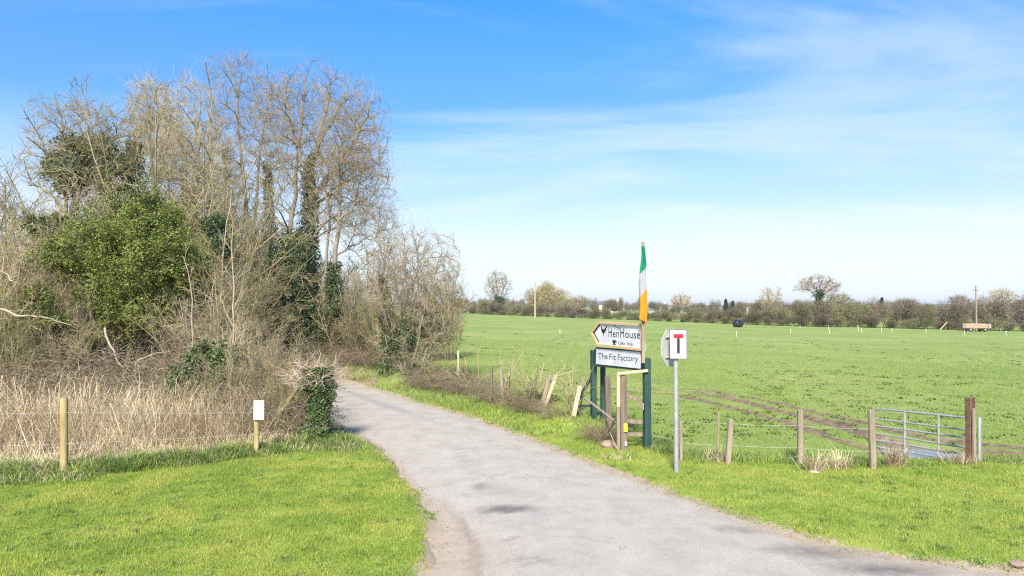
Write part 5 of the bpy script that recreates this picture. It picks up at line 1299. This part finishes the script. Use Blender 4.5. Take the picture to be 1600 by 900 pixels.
# flag on its timber pole
fb = at(1005, 566, 15.38)
flag = thing('flag_pole', 'timber pole with a limp green, white and orange flag fixed to the sign', 'flag', tuple(fb))
ft = at(1005, 378, 15.38) - fb
MB().bar((0, 0, -.02), Vector(ft), .075, .05, bev=.006).build('pole', 'wood_weathered', flag)
def flag_mesh():
    zt, zbm = at(1005, 385, 15.38)[2] - fb[2], at(1005, 502, 15.38)[2] - fb[2]
    nu, nv = 22, 46; V = []
    for j in range(nv):
        v = j / (nv - 1); z = zt + (zbm - zt) * v
        wl_ = np.interp(v, [0, .15, .35, .6, .85, 1], [.03, .05, .08, .085, .09, .105]); wr = np.interp(v, [0, .2, .35, .6, .8, 1], [.04, .065, .075, .085, .075, .065])
        for i in range(nu):
            u = i / (nu - 1); x = -wl_ + (wl_ + wr) * u
            fold = math.sin(u * 15 + v * 3.0) * .022 + math.sin(u * 7 - v * 5) * .014
            V.append((x + .01 * math.sin(v * 9), -.055 + fold - .035 * math.sin(u * math.pi), z - .07 * (u - .5) * (1 if v > .1 else 0) * 1.2))
    q, mi = [], []
    for j in range(nv - 1):
        for i in range(nu - 1):
            a_ = j * nu + i; q.append([a_, a_ + nu, a_ + nu + 1, a_ + 1])
            v = j / (nv - 1) + (i / (nu - 1) - .5) * .16
            mi.append(0 if v < .31 else (1 if v < .61 else 2))
    return mesh_np('flag', np.array(V), [np.array(q)], ['flag_green', 'flag_white', 'flag_orange'], mi)
fo = link('flag', flag_mesh(), flag)
md = fo.modifiers.new('thickness', 'SOLIDIFY'); md.thickness = .004; md.offset = 0
MB().prism([(-.10, 0), (-.055, 0.02), (-.055, .34), (-.075, .30)], -.03, -.018, Matrix.Translation((0, 0, at(1000, 445, 15.38)[2] - fb[2]))).build('flag_corner', 'flag_green', flag)

# timber stile next to the sign
s0 = hit(970, 704)
stile = thing('timber_stile', 'timber stile frame with pale top bar, old round post and yellow tag', 'stile', tuple(s0))
def sp(px, py, Y): return Vector(at(px, py, Y) - s0)
Ys = s0[1]
t_ = sp(966, 585, Ys); b_ = sp(966, 706, Ys)
MB().bar(sp(966, 708, Ys), sp(966, 636, Ys), .075, .09).build('upright', 'wood_weathered', stile); MB().bar(sp(966, 635.8, Ys), sp(966, 585, Ys), .08, .095).build('upright', 'wood_pale', stile)
MB().tube([sp(974.5, 708, Ys + .05), sp(974, 640, Ys + .05), sp(973.5, 588, Ys + .05), sp(973.5, 586.5, Ys + .05)], [.085, .08, .078, .06], 12, wob=.05, seed=4).build('post', 'wood_dark', stile, True)
MB().bar(sp(964, 584, Ys - .02), sp(1012, 579, PR[1] - .10), .09, .06, side=(0, 1, 0)).build('top_rail', 'wood_pale', stile)
for y0, y1 in ((618, 627), (658, 660), (679, 679)):
    MB().bar(sp(977, y0, Ys + .12), sp(1006, y1, PR[1] + .13), .05, .09, side=(0, 1, 0)).build('rail', 'wood_weathered', stile)
MB().box(sp(977.5, 668.5, Ys - .055), (.085, .02, .19)).build('marker_tag', 'tag_yellow', stile)
MB().box(sp(978, 693.5, Ys - .055), (.05, .012, .10)).build('marker_strip', 'sign_white', stile)
MB().bar(sp(914, 622, Ys + 1.6), sp(966, 662, Ys - .02), .05, .035).build('brace', 'wood_weathered', stile)
MB().bar(sp(948, 676, Ys + .3), sp(966, 650, Ys), .07, .05).build('strut', 'wood_dark', stile)
q0 = hit(966, 706); q1 = at(953, 676, q0[1] + .2)
o = MB().tube([(0, 0, 0), Vector(q1 - q0)], [.016, .010], 6).build('stick', 'wood_weathered', None, True, loc=tuple(q0)); tag(o, 'pale broken stick leaning at the foot of the stile', 'stick')

def rock(name, px, py, size, m, label, seed):
    c = hit(px, py); bm = bmesh.new(); bmesh.ops.create_icosphere(bm, subdivisions=2, radius=1.0); r = np.random.default_rng(seed)
    for v in bm.verts:
        k = 1 + .25 * (float(fbm(np.array([v.co.x * 1.3 + seed]), np.array([v.co.y * 1.3 + v.co.z]), seed)[0]) - .5) * 2
        v.co = Vector((v.co.x * size[0], v.co.y * size[1], v.co.z * size[2])) * k
    me = bpy.data.meshes.new(name); bm.to_mesh(me); bm.free(); me.materials.append(MATS[m])
    tag(link(name, me, None, (c[0], c[1], c[2] + size[2] * .4), (0, 0, seed)), label, 'stone')
rock('stone', 951, 699, (.20, .14, .11), 'stone_red', 'reddish stone lying left of the stile', 3)
rock('stone', 1590, 884, (.10, .08, .04), 'stone_red', 'brownish stone at the verge edge in the bottom right corner', 4)
rock('stone', 1272, 739, (.10, .07, .03), 'stone', 'small flat stone below the dry tuft by the lone fence post', 6)

# no through road sign and the stop sign back --------------------------------
tb = hit(1057, 738); Yt = tb[1]
ts = thing('road_sign', 'no through road sign, red-topped T on white, on a grey pole', 'sign', tuple(tb))
def tp(px, py, dy=0.0): return Vector(at(px, py, Yt + dy) - tb)
top = tp(1057, 517)
MB().tube([(0, 0, -.2), (0, 0, top.z * .5), (0, 0, top.z)], .046, 14).build('pole', 'galvanised', ts, True)
pc = tp(1058.4, 537.5); ph = (tp(1058, 515.2) - tp(1058, 559.8)).z; pw = (tp(1071.2, 537) - tp(1046.6, 537)).x
Rz = Matrix.Rotation(math.radians(-6), 3, 'Z')
pl = MB().box((pc.x, -.075, pc.z), (pw, .02, ph), Rz, bev=.004).build('sign_plate', 'sign_white', ts)
def onplate(dx, dz, w, h, name, m, y): MB().box(Vector((pc.x, -.075, pc.z)) + Rz @ Vector((dx, y, dz)), (w, .004, h), Rz, bev=0).build(name, m, pl)
onplate(0, ph * .283, pw * .60, ph * .15, 'red_bar', 'sign_red', -.0135)
onplate(0, -ph * .055, pw * .17, ph * .53, 'black_stem', 'letter_black', -.0128)
rim = MB()
for sx_ in (-1, 1): rim.box(Vector((pc.x, -.075, pc.z)) + Rz @ Vector((sx_ * (pw / 2 + .004), 0, 0)), (.008, .026, ph + .016), Rz, bev=0)
for sz_ in (-1, 1): rim.box(Vector((pc.x, -.075, pc.z)) + Rz @ Vector((0, 0, sz_ * (ph / 2 + .004))), (pw - .002, .026, .008), Rz, bev=0)
rim.build('rim', 'steel_dark', pl)
RO = Matrix.Rotation(math.radians(48), 4, 'Z'); oc = tp(1053.0, 544.5)
hgt = (tp(1053, 514.5) - tp(1053, 574.5)).z; ap = hgt / 2; Rr = ap / math.cos(math.pi / 8)
M = Matrix.Translation((oc.x, .27, oc.z)) @ RO
octp = [(Rr * math.cos(math.pi / 8 + k * math.pi / 4), Rr * math.sin(math.pi / 8 + k * math.pi / 4)) for k in range(8)]
ob = MB().prism(octp, -.0, .006, M).build('octagon_plate', 'sign_back', ts)
fr_ = MB()
for k in range(8):
    a1, a2 = octp[k], octp[(k + 1) % 8]
    fr_.prism([a1, a2, (a2[0] * .965, a2[1] * .965), (a1[0] * .965, a1[1] * .965)], -.005, -.0005, M)
fr_.build('rim', 'sign_back', ob)
for dz in (.22, -.18):
    MB().box(M @ Vector((0, -.022, dz)), (hgt * .62, .02, .035), RO.to_3x3()).build('bracket', 'sign_back', ob)
    MB().bar((0, .03, oc.z + dz), (oc.x, .25, oc.z + dz), .035, .035).build('bracket_arm', 'steel_dark', ob)

# ------------------------------------------------------------------ gate
YL, YR = 16.6, 14.65
gb_ = np.array([at(1518, 700, YR)[0], YR, 0]); gb_[2] = tz(gb_[0], gb_[1])
gate = thing('field_gate', 'galvanised six-bar metal field gate standing open beside the puddle', 'gate', tuple(gb_))
def gp(px, py, Y): return Vector(at(px, py, Y) - gb_)
Lyy = [637.5, 654, 664.5, 676.5, 687, 697]; Ryy = [653, 672, 684.5, 700, 710.5, 722]
bl, br_ = gp(1364, 0, YL), gp(1513, 0, YR)
TLp, BLp, TRp, BRp = gp(1364, 637.5, YL), gp(1364, 697, YL), gp(1513, 653, YR), gp(1513, 722, YR)
ax = (TRp - TLp); ax.z = 0; axn = ax.normalized()
MB().tube([BLp, BLp.lerp(TLp, .86), TLp + axn * .03 - Vector((0, 0, .06)), TLp + axn * .12, TLp.lerp(TRp, .5), TRp], .024, 10).build('top_rail', 'galvanised', gate, True)
for i in range(1, 6):
    MB().tube([gp(1364, Lyy[i], YL), gp(1513, Ryy[i], YR)], .021, 8).build('rail', 'galvanised', gate, True)
MB().tube([BRp - Vector((0, 0, .03)), TRp + Vector((0, 0, .03))], .024, 10).build('hinge_stile', 'galvanised', gate, True)
for f in (.36, .71):
    MB().bar(BLp.lerp(BRp, f) - Vector((0, .02, 0)), TLp.lerp(TRp, f) - Vector((0, .02, 0)), .05, .012).build('upright', 'galvanised', gate)
sb2 = hit(1517, 724); st = at(1517, 621.5, sb2[1]) - sb2
gpst = thing('gate_post', 'rusty steel girder post at the right end of the metal gate', 'post', tuple(sb2), math.radians(20))
h_ = st[2]
g_ = MB(); g_.box((-.068, 0, h_ / 2 - .15), (.014, .12, h_ + .3)); g_.box((.068, 0, h_ / 2 - .15), (.014, .12, h_ + .3)); g_.box((0, 0, h_ / 2 - .15), (.122, .012, h_ + .299))
g_.build('girder', 'steel_rust', gpst)
MB().bar((.035, -.05, -.1), (.03, -.05, h_ * .84), .06, .05).build('timber_packing', 'wood_weathered', gpst)
post(1530, 652, 722, 6, 'galvanised', 'slim grey steel post just right of the rusty gate post', group=None, seed=12)

# ------------------------------------------------------------------ things in the far field
bc = hit(1153, 511.5); bs = 13.5 * bc[1] / F
bale = thing('silage_bale', 'round silage bale in black wrap lying alone in the field', 'bale', tuple(bc), math.radians(25))
r_ = bs * .44; nseg = 24; ring = []
prof = [(-.62, 0), (-.62, .55), (-.60, .82), (-.54, .95), (-.3, .99), (0, 1.0), (.3, .99), (.54, .95), (.60, .82), (.62, .55), (.62, 0)]
V = []; 
for (u, q) in prof:
    for k in range(nseg): a = 2 * math.pi * k / nseg; V.append((u * bs * .82, math.cos(a) * q * r_, r_ * .97 + math.sin(a) * q * r_ * (1 if math.sin(a) > -.9 else .96)))
Fq = [[j * nseg + k, j * nseg + (k + 1) % nseg, (j + 1) * nseg + (k + 1) % nseg, (j + 1) * nseg + k] for j in range(len(prof) - 1) for k in range(nseg)]
link('wrapped_bale', mesh_np('wrapped_bale', np.array(V), [np.array(Fq)], ['bale_wrap']), bale)
V, Q = tubes(grow(np.array([[-.3 * bs, 0, r_ * 1.98]]), np.array([[1, .1, .1]]), np.array([.5 * bs]), np.array([.03]), 4, .2, 0, rng), 4)
link('loose_film', mesh_np('loose_film', V, [Q], ['bale_wrap']), bale)

tc_ = stand(1521, 119); tl = 41 * tc_[1] / F
trailer = thing('farm_trailer', 'old wooden farm trailer parked at the hedge below the power pole', 'trailer', tuple(tc_), math.radians(-6))
hb, tt = .55, 1.38
MB().box((0, 0, hb + .06), (tl, 1.9, .12)).build('bed', 'wood_dark', trailer)
for z in (.75, 1.0, 1.25):
    for y in (-.93, .93): MB().box((-.0, y, z), (tl * .8 if y < 0 else tl, .05, .23)).build('side_plank', 'trailer_wood', trailer)
for x in (-tl / 2, tl / 2):
    MB().box((x, 0, 1.0), (.05, 1.8, .78)).build('end_panel', 'wood_weathered', trailer)
MB().box((tl * .455, -.95, 1.0), (tl * .09, .06, .74)).build('tail_panel', 'galvanised', trailer); MB().box((-tl * .455, -.95, 1.0), (tl * .09, .06, .74)).build('tail_panel', 'wood_weathered', trailer)
for x in (-tl * .22, tl * .3):
    for y in (-.8, .8):
        w = MB().tube([(x, y - .11, .36), (x, y - .09, .36), (x, y + .09, .36), (x, y + .11, .36)], [.30, .36, .36, .30], 16).build('wheel', 'tyre', trailer, True)
        MB().tube([(x, y - .13, .36), (x, y - .112, .36)], .16, 12).build('hub', 'galvanised', w)
MB().bar((-tl / 2, 0, hb), (-tl / 2 - 1.1, 0, .35), .08, .08).build('tow_bar', 'steel_rust', trailer)
MB().bar((-tl * .3, -.6, 0), (-tl * .3, -.6, hb), .08, .08).build('prop', 'wood_weathered', trailer)

def power_pole(px, Y, top_y, label, arm=True):
    b = stand(px, Y); h = at(px, top_y, Y)[2] - b[2]
    root = thing('power_pole', label, 'pole', tuple(b), .2, 'power poles across the field')
    MB().tube([(0, 0, -.3), (0, 0, h * .5), (0, 0, h)], [.17, .14, .11], 10).build('pole', 'wood_weathered' if arm else 'wood_pale', root, True)
    if arm:
        MB().bar((-.65, 0, h - .75), (.65, 0, h - .75), .12, .12).build('crossarm', 'wood_dark', root)
        for x in (-.55, .55): MB().tube([(x, 0, h - .69), (x, 0, h - .5)], [.05, .03], 8).build('insulator', 'sign_back', root, True)
        MB().tube([(0, 0, h), (0, 0, h + .2)], [.05, .03], 8).build('insulator', 'sign_back', root, True)
    else:
        MB().tube([(.12, 0, h - 1.0), (.12, 0, h - .2)], .06, 8).build('bracket', 'steel_dark', root, True)
        MB().tube([(0, 0, h), (0, 0, h + .15)], [.05, .03], 8).build('insulator', 'sign_back', root, True)
power_pole(1525, 124, 447, 'tall power pole with crossarm behind the farm trailer')
power_pole(836, 158, 441, 'slim pale power pole left of the rounded willow across the field', False)
b0 = stand(1467, 124); b1 = at(1480, 503, b0[1] + 1.5)
o = MB().tube([(0, 0, -.1), Vector(b1 - b0)], [.09, .07], 8).build('leaning_pole', 'wood_pale', None, True, loc=tuple(b0)); tag(o, 'pale timber pole leaning into the far hedge, left of the trailer', 'pole')

GS = ('one of the small white electric-fence stakes dotted across the far field', 'white electric-fence stakes')
me_st = None
for i, (px, t_y, b_y) in enumerate([(875, 516, 522), (1150.5, 517.5, 525.5), (1235, 514, 521), (1250, 507, 513.5), (1294.7, 508.5, 516), (1296.5, 515, 521.5), (1341.3, 510.5, 518), (1346.4, 512.5, 520), (1377.6, 511.5, 519), (1394, 512.5, 519.5), (1447, 513.5, 521.3), (1507, 514.5, 524), (1564, 513.5, 517.5), (1572, 516.5, 525), (1062.8, 499, 503), (1086.5, 499, 503.2), (1107.5, 500, 504.3), (1117, 500, 504.5), (1184.6, 502.5, 507), (1340, 508, 512)]):
    b = hit(px, b_y, 220)
    if me_st is None:
        m_ = MB().tube([(0, 0, -.05), (0, 0, .5), (0, 0, .97), (0, 0, 1.0)], [.022, .022, .02, .01], 6).tube([(-.05, 0, .8), (.05, 0, .8)], .012, 5).tube([(-.05, 0, .55), (.05, 0, .55)], .012, 5)
        o = m_.build('fence_stake', 'stake_white', None, True); me_st = o.data
    else: o = link('fence_stake', me_st)
    o.location = tuple(b); hh = (b_y - t_y) / F * b[1]; o.scale = (.85, .85, max(.5, hh))
    tag(o, GS[0], 'stake', GS[1])

# ------------------------------------------------------------------ far hedge and trees
def far_bush_mesh(name, seed, mtwig, mleaf, nt=5200, nl=2600, flat=.5):
    """unit bush: height 1, half width about .75; twig slivers and small leaf faces through lobed volume"""
    r = np.random.default_rng(seed); lobes = [(np.array([r.normal(0, .32), r.normal(0, .25), r.uniform(.28, .68)]), r.uniform(.24, .40, 3)) for _ in range(9)]
    P = []
    per = (nt + nl) // len(lobes) + 1
    for c, R in lobes:
        q = norm(r.normal(0, 1, (per, 3))) * (r.random(per)[:, None] ** .45); P.append(c + q * R * (1 + .25 * r.normal(0, 1, (per, 1)) * (r.random((per, 1)) < .2)))
    P = np.concatenate(P); P[:, 2] = np.abs(P[:, 2]); r.shuffle(P); Pt, Pl = P[:nt], P[nt:nt + nl]
    d = norm(np.stack([Pt[:, 0] * .9, Pt[:, 1] * .9, np.full(nt, .55)], 1) + r.normal(0, .35, (nt, 3)))
    L = r.uniform(.05, .16, nt)[:, None]; w = norm(np.cross(d, r.normal(0, 1, (nt, 3)))) * .0065
    V = np.stack([Pt - w, Pt + w, Pt + d * L], 1).reshape(-1, 3); T = (np.arange(nt) * 3)[:, None] + np.array([[0, 1, 2]])
    V2, T2 = leaves(Pl, np.full(nl, .034), r)
    a = r.uniform(0, 6.28, 7); B = grow(np.stack([r.normal(0, .15, 7), r.normal(0, .12, 7), np.full(7, -.03)], 1), np.stack([np.cos(a) * .5, np.sin(a) * .5, np.ones(7)], 1), np.full(7, .7), np.full(7, .014), 5, .1, .02, r)
    V3, Q3 = tubes(B, 4)
    return mesh_np(name, np.concatenate([V, V2, V3]), [T, T2 + len(V), Q3 + len(V) + len(V2)], [mtwig, mleaf], np.concatenate([np.zeros(len(T)), np.ones(len(T2)), np.zeros(len(Q3))]), smooth=False)
FB = {'brown': [far_bush_mesh('far_brown_a', 101, 'far_twig_brown', 'bramble_leaf', 5600, 1700), far_bush_mesh('far_brown_b', 102, 'far_twig_brown', 'far_leaf_olive', 5600, 1700)],
      'green': [far_bush_mesh('far_green_a', 103, 'far_twig_olive', 'far_leaf_green', 3200, 4600), far_bush_mesh('far_green_b', 104, 'far_twig_olive', 'far_leaf_green', 3600, 3800)],
      'olive': [far_bush_mesh('far_olive_a', 105, 'far_twig_olive', 'far_leaf_olive', 5000, 2600), far_bush_mesh('far_olive_b', 106, 'far_twig_brown', 'far_leaf_olive', 5200, 2400)]}
HL = {'brown': ('one of the brownish leafless shrubs forming the far field hedge', 'brown shrubs of the far hedge'),
      'green': ('one of the greener shrubs forming the far field hedge', 'green shrubs of the far hedge'),
      'olive': ('one of the olive-tan shrubs forming the far field hedge', 'olive shrubs of the far hedge')}
HP = [(690, 195), (728, 190), (836, 170), (960, 155), (1100, 140), (1235, 130), (1350, 131), (1450, 130), (1600, 128), (1760, 126)]
def hedge_depth(px): return float(np.interp(px, [p[0] for p in HP], [p[1] for p in HP]))
r = np.random.default_rng(9)
px = 690.0; i = 0
while px < 1760:
    Y = hedge_depth(px); top = np.interp(px, [690, 800, 830, 880, 940, 960, 1000, 1060, 1130, 1200, 1235, 1300, 1420, 1500, 1600], [470, 472, 474, 476, 481, 485, 485, 485, 483, 481, 474, 470, 470, 471, 469]) + r.uniform(-5, 4)
    kind = r.choice(['brown', 'green', 'olive'], p=[.62, .12, .26] if px < 950 else ([.12, .6, .28] if px < 1235 else [.45, .2, .35]))
    b = stand(px, Y + r.uniform(-1, 1)); h = at(px, top, Y)[2] - b[2]
    wd = max(2.6, h * .62) * r.uniform(.9, 1.2)
    o = link('hedge_shrub', FB[kind][i % 2], None, tuple(b - [0, 0, .1]), (0, 0, r.uniform(0, 6.28)), (wd * 1.15, wd * 1.15, h * 1.12)); tag(o, HL[kind][0], 'hedge shrub', HL[kind][1])
    if True:   # low front growth at the hedge foot
        kind2 = r.choice(['green', 'olive', 'brown'], p=[.45, .3, .25]); b = stand(px + r.uniform(-4, 4), Y - 1.6)
        hh = h * r.uniform(.35, .6); o = link('hedge_shrub', FB[kind2][(i + 1) % 2], None, tuple(b - [0, 0, .08]), (0, 0, r.uniform(0, 6.28)), (hh * 1.3, hh * 1.2, hh)); tag(o, HL[kind2][0], 'hedge shrub', HL[kind2][1])
    px += wd * 1.05 * F / Y; i += 1
GBk = ('one of the distant trees seen over the far hedge', 'distant tree line')
def gbk(px):
    w = 'left of the cafe sign' if px < 930 else ('between the cafe sign and the evergreen pair' if px < 1140 else ('between the evergreen pair and the umbrella-topped tree' if px < 1290 else 'right of the umbrella-topped tree'))
    return 'distant tree over the far hedge, ' + w, 'distant tree line ' + w
px = 640.0
while px < 1800:
    Y = hedge_depth(px) + r.uniform(40, 150); b = stand(px, Y); top = r.uniform(464, 476) if r.random() < .8 else r.uniform(460, 466)
    h = at(px, top, Y)[2] - b[2]; k = r.choice(['brown', 'olive', 'green'], p=[.6, .3, .1])
    o = link('distant_tree', FB[k][i % 2], None, tuple(b), (0, 0, r.uniform(0, 6.28)), (h * .62, h * .62, h * 1.02)); tag(o, gbk(px)[0], 'tree', gbk(px)[1]); i += 1
    px += h * .85 * F / Y * r.uniform(.6, 1.2)

def far_tree(name, label, Y, px, stems, env, counts, wm, seed, clumps=(), up=.4):
    env_tree(name, label, Y, px, stems, env, counts, 'bark_grey', wm, seed, clumps=clumps, leafsize=.30, radii=(.05, .03, .02, .013), twig=(.4, .9), skip=3, twig_up=up)
far_tree('ash_tree', 'tall ivy-trunked tree at the left end of the far hedge', 188, 780, [([(781, 560), (779, 470), (776, 445), (774, 432)], .45, .10), ([(780, 470), (788, 448), (792, 436)], .28, .06), ([(778, 470), (769, 452), (764, 444)], .26, .05), ([(780, 475), (791, 456), (795, 448)], .22, .05)],
    [(776, 438, 0, 17, 2.6, 17), (790, 447, 0, 12, 2.2, 17), (767, 452, 0, 11, 2.2, 15), (781, 470, 0, 17, 2, 16)], (30, 160, 650, 3), 'twig_olive', 121, clumps=[(780, 476, -1, 9, 1.6, 14, 60)])
wb = stand(855, 178); wroot = thing('willow_tree', 'rounded golden-olive willow right of the slim power pole', 'tree', tuple(wb))
MB().tube([(0, 0, -.3), (.1, 0, 2.2), (-.1, 0, 5)], [.45, .35, .12], 8).build('trunk', 'bark_grey', wroot, True)
hwil = at(855, 444, 178)[2] - wb[2]
link('crown', far_bush_mesh('willow_crown', 141, mat('twig_gold', (.24, .205, .09), (.34, .29, .14), scale=.5, rough=.9, island=.25), 'far_leaf_olive', 9000, 1500), wroot, (0, 0, hwil * .12), None, (6.0, 5.6, hwil * 1.08))
far_tree('ash_tree', 'umbrella-topped bare tree with ivied trunk above the right hedge', 137, 1281, [([(1281, 560), (1281, 478), (1281, 455), (1280, 444)], .40, .08), ([(1281, 470), (1264, 452), (1250, 446)], .2, .05), ([(1281, 465), (1296, 452), (1306, 446)], .2, .05), ([(1281, 458), (1270, 444), (1264, 440)], .16, .04), ([(1281, 460), (1291, 445), (1297, 440)], .16, .04)],
    [(1278, 441, 0, 26, 3.2, 12), (1256, 449, 0, 16, 2.4, 8), (1299, 448, 0, 15, 2.4, 10), (1285, 458, 0, 20, 2.4, 10)], (30, 140, 420, 3), 'twig_grey', 123, clumps=[(1281, 466, -.3, 6, .6, 14, 40), (1274, 478, -.3, 9, .9, 8, 26)])
far_tree('poplar_tree', 'pale upright twin-crowned tree left of the umbrella-topped tree', 155, 1203, [([(1203, 560), (1202, 475), (1200, 462), (1199, 455)], .3, .07), ([(1204, 480), (1213, 464), (1217, 455)], .22, .05), ([(1202, 480), (1194, 468), (1190, 461)], .2, .05)],
    [(1200, 464, 0, 12, 1.8, 14), (1217, 460, 0, 6, 1.2, 13), (1205, 475, 0, 18, 2, 10)], (22, 100, 360, 3), 'twig_pale', 124)
far_tree('bare_tree', 'grey twiggy tree just right of the flag above the hedge', 168, 1065, [([(1065, 560), (1065, 480), (1064, 468)], .3, .07), ([(1065, 482), (1072, 470), (1075, 466)], .2, .05), ([(1065, 482), (1057, 470), (1054, 467)], .2, .05)],
    [(1065, 470, 0, 16, 2.4, 11)], (20, 90, 300, 3), 'twig_tan', 125)
far_tree('bare_tree', 'pale bare tree above the hedge right of the power pole', 165, 1566, [([(1567, 560), (1567, 480), (1566, 466), (1565, 458)], .35, .08), ([(1567, 478), (1576, 466), (1580, 461)], .22, .05), ([(1567, 480), (1556, 470), (1549, 466)], .22, .05)],
    [(1567, 462, 0, 19, 2.6, 11), (1552, 468, 0, 12, 2, 7)], (24, 110, 380, 3), 'twig_pale', 126)
far_tree('bare_tree', 'small bare tree above the hedge left of the white cafe sign', 185, 903, [([(903, 560), (903, 480), (902, 468)], .25, .06), ([(903, 482), (912, 472)], .18, .05)], [(906, 471, 0, 15, 2.2, 9)], (16, 80, 260, 3), 'twig_grey', 127)
far_tree('bare_tree', 'flat-topped bare tree above the hedge just left of the crossarm pole', 170, 1498, [([(1498, 560), (1498, 482), (1498, 468)], .25, .06), ([(1498, 484), (1506, 472)], .18, .05), ([(1498, 484), (1488, 474)], .18, .05)], [(1498, 469, 0, 15, 2.2, 7)], (16, 80, 260, 3), 'twig_mauve', 128)
far_tree('bare_tree', 'bare olive tree leaning over the hedge right of the umbrella-topped tree', 140, 1316, [([(1316, 560), (1316, 480), (1317, 468)], .25, .06), ([(1316, 484), (1308, 472)], .18, .05)], [(1314, 470, 0, 18, 2.2, 11)], (16, 80, 280, 3), 'twig_olive', 129)
# dark evergreens on the skyline
def conifer(px, Y, top, wpx, label, seed):
    r = np.random.default_rng(seed); b = stand(px, Y); h = at(px, top, Y)[2] - b[2]; w = wpx / 2 * Y / F
    root = thing('conifer', label, 'tree', tuple(b)); n = 3200; z = r.random(n) ** .8; rad = w * (1 - z) ** .7 * (.3 + .75 * r.random(n)); a = r.uniform(0, 6.28, n)
    V, T = leaves(np.stack([np.cos(a) * rad, np.sin(a) * rad, h * (.25 + .75 * z)], 1), np.full(n, .7), r)
    link('crown', mesh_np('crown', V, [T], ['conifer'], smooth=False), root); MB().tube([(0, 0, -.2), (0, 0, h * .8)], [.3, .1], 8).build('trunk', 'bark_grey', root, True)
conifer(1134, 240, 468, 9, 'taller of two dark evergreens on the skyline above the bale', 131)
conifer(1145, 245, 471, 8, 'shorter of two dark evergreens on the skyline above the bale', 132)
conifer(960, 250, 470, 9, 'small dark evergreen on the skyline left of the flag', 133)
conifer(1378, 200, 466, 5, 'thin dark evergreen on the skyline above the right hedge', 134)

def house(px, Y, w, wall_top, ridge, label, roof='roof_tile', rz=0.1):
    b = stand(px, Y); hw = at(px, wall_top, Y)[2] - b[2]; hr = at(px, ridge, Y)[2] - b[2]; d = 7.0
    root = thing('house', label, 'house', tuple(b), rz)
    MB().box((0, 0, hw / 2 - .2), (w, d, hw + .4), bev=.02).build('wall', 'house_render', root)
    m_ = MB(); v = [(-w / 2 - .3, -d / 2 - .3, hw), (w / 2 + .3, -d / 2 - .3, hw), (w / 2 + .3, d / 2 + .3, hw), (-w / 2 - .3, d / 2 + .3, hw), (-w / 2 - .3, 0, hr), (w / 2 + .3, 0, hr)]
    m_.add([Vector(q) for q in v], [[0, 1, 5, 4], [2, 3, 4, 5], [1, 2, 5], [3, 0, 4], [3, 2, 1, 0]]); rf = m_.build('roof', roof, root)
    MB().box((w * .38, 0, hr + .3), (.9, .9, 1.6)).build('chimney', 'house_render', rf)
    for x in (-w * .3, 0, w * .3):
        wi = MB().box((x, -d / 2 - .03, hw - 1.3), (1.2, .1, 1.2)).build('window', 'sign_white', root); MB().box((x, -d / 2 - .09, hw - 1.3), (.95, .03, .95)).build('pane', 'window_glass', wi)
house(1166, 330, 9, 479, 473.5, 'distant pale house with brown roof above the hedge right of the evergreens')
house(953, 360, 11, 476, 470.5, 'distant house with slate roof peeping over the hedge left of the flag', 'roof_slate', -.2)
house(1030, 380, 9, 479, 474, 'distant white house low over the hedge left of the grey twiggy tree', 'roof_tile', .3)

# dead leaves blown along the road edge and under the ivied gatepost
nl = 1500; xx = rng.uniform(-7, 1, nl * 8); yy = rng.uniform(12, 27, nl * 8); sd_ = road_sd(xx, yy)
k = (np.abs(sd_ - .15) < np.abs(rng.normal(0, .25, nl * 8))); xx, yy = xx[k][:nl], yy[k][:nl]
P = np.stack([xx, yy, np.maximum(terrain(xx, yy), tilt(xx, yy)) + .022], 1)
V, T = leaves(P, np.full(len(P), .035), rng, up=2.5)
tag(link('fallen_leaves', mesh_np('fallen_leaves', V, [T], ['litter'], smooth=False)), 'dead brown leaves scattered along the road edges', 'leaves', kind='stuff')

# thin air over the far fields
HZ_D = 0.00022
hm = bpy.data.materials.new('haze_air'); hm.use_nodes = True
N = hm.node_tree.nodes; N.remove(N['Principled BSDF']); pv = N.new('ShaderNodeVolumePrincipled')
pv.inputs['Color'].default_value = (.86, .92, 1, 1); pv.inputs['Density'].default_value = HZ_D; pv.inputs['Anisotropy'].default_value = .2
hm.node_tree.links.new(pv.outputs[0], N['Material Output'].inputs['Volume'])
if HZ_D > 0:
    bm = bmesh.new(); bmesh.ops.create_cube(bm, size=1.0); bmesh.ops.scale(bm, vec=(7600, 5200, 32), verts=bm.verts); bmesh.ops.translate(bm, vec=(0, 2300, 11), verts=bm.verts)
    me = bpy.data.meshes.new('haze'); bm.to_mesh(me); bm.free(); me.materials.append(hm); tag(link('haze', me), 'thin pale air over the fields', 'haze', kind='stuff')
    scene.cycles.volume_bounces = 0; scene.cycles.volume_step_rate = 10
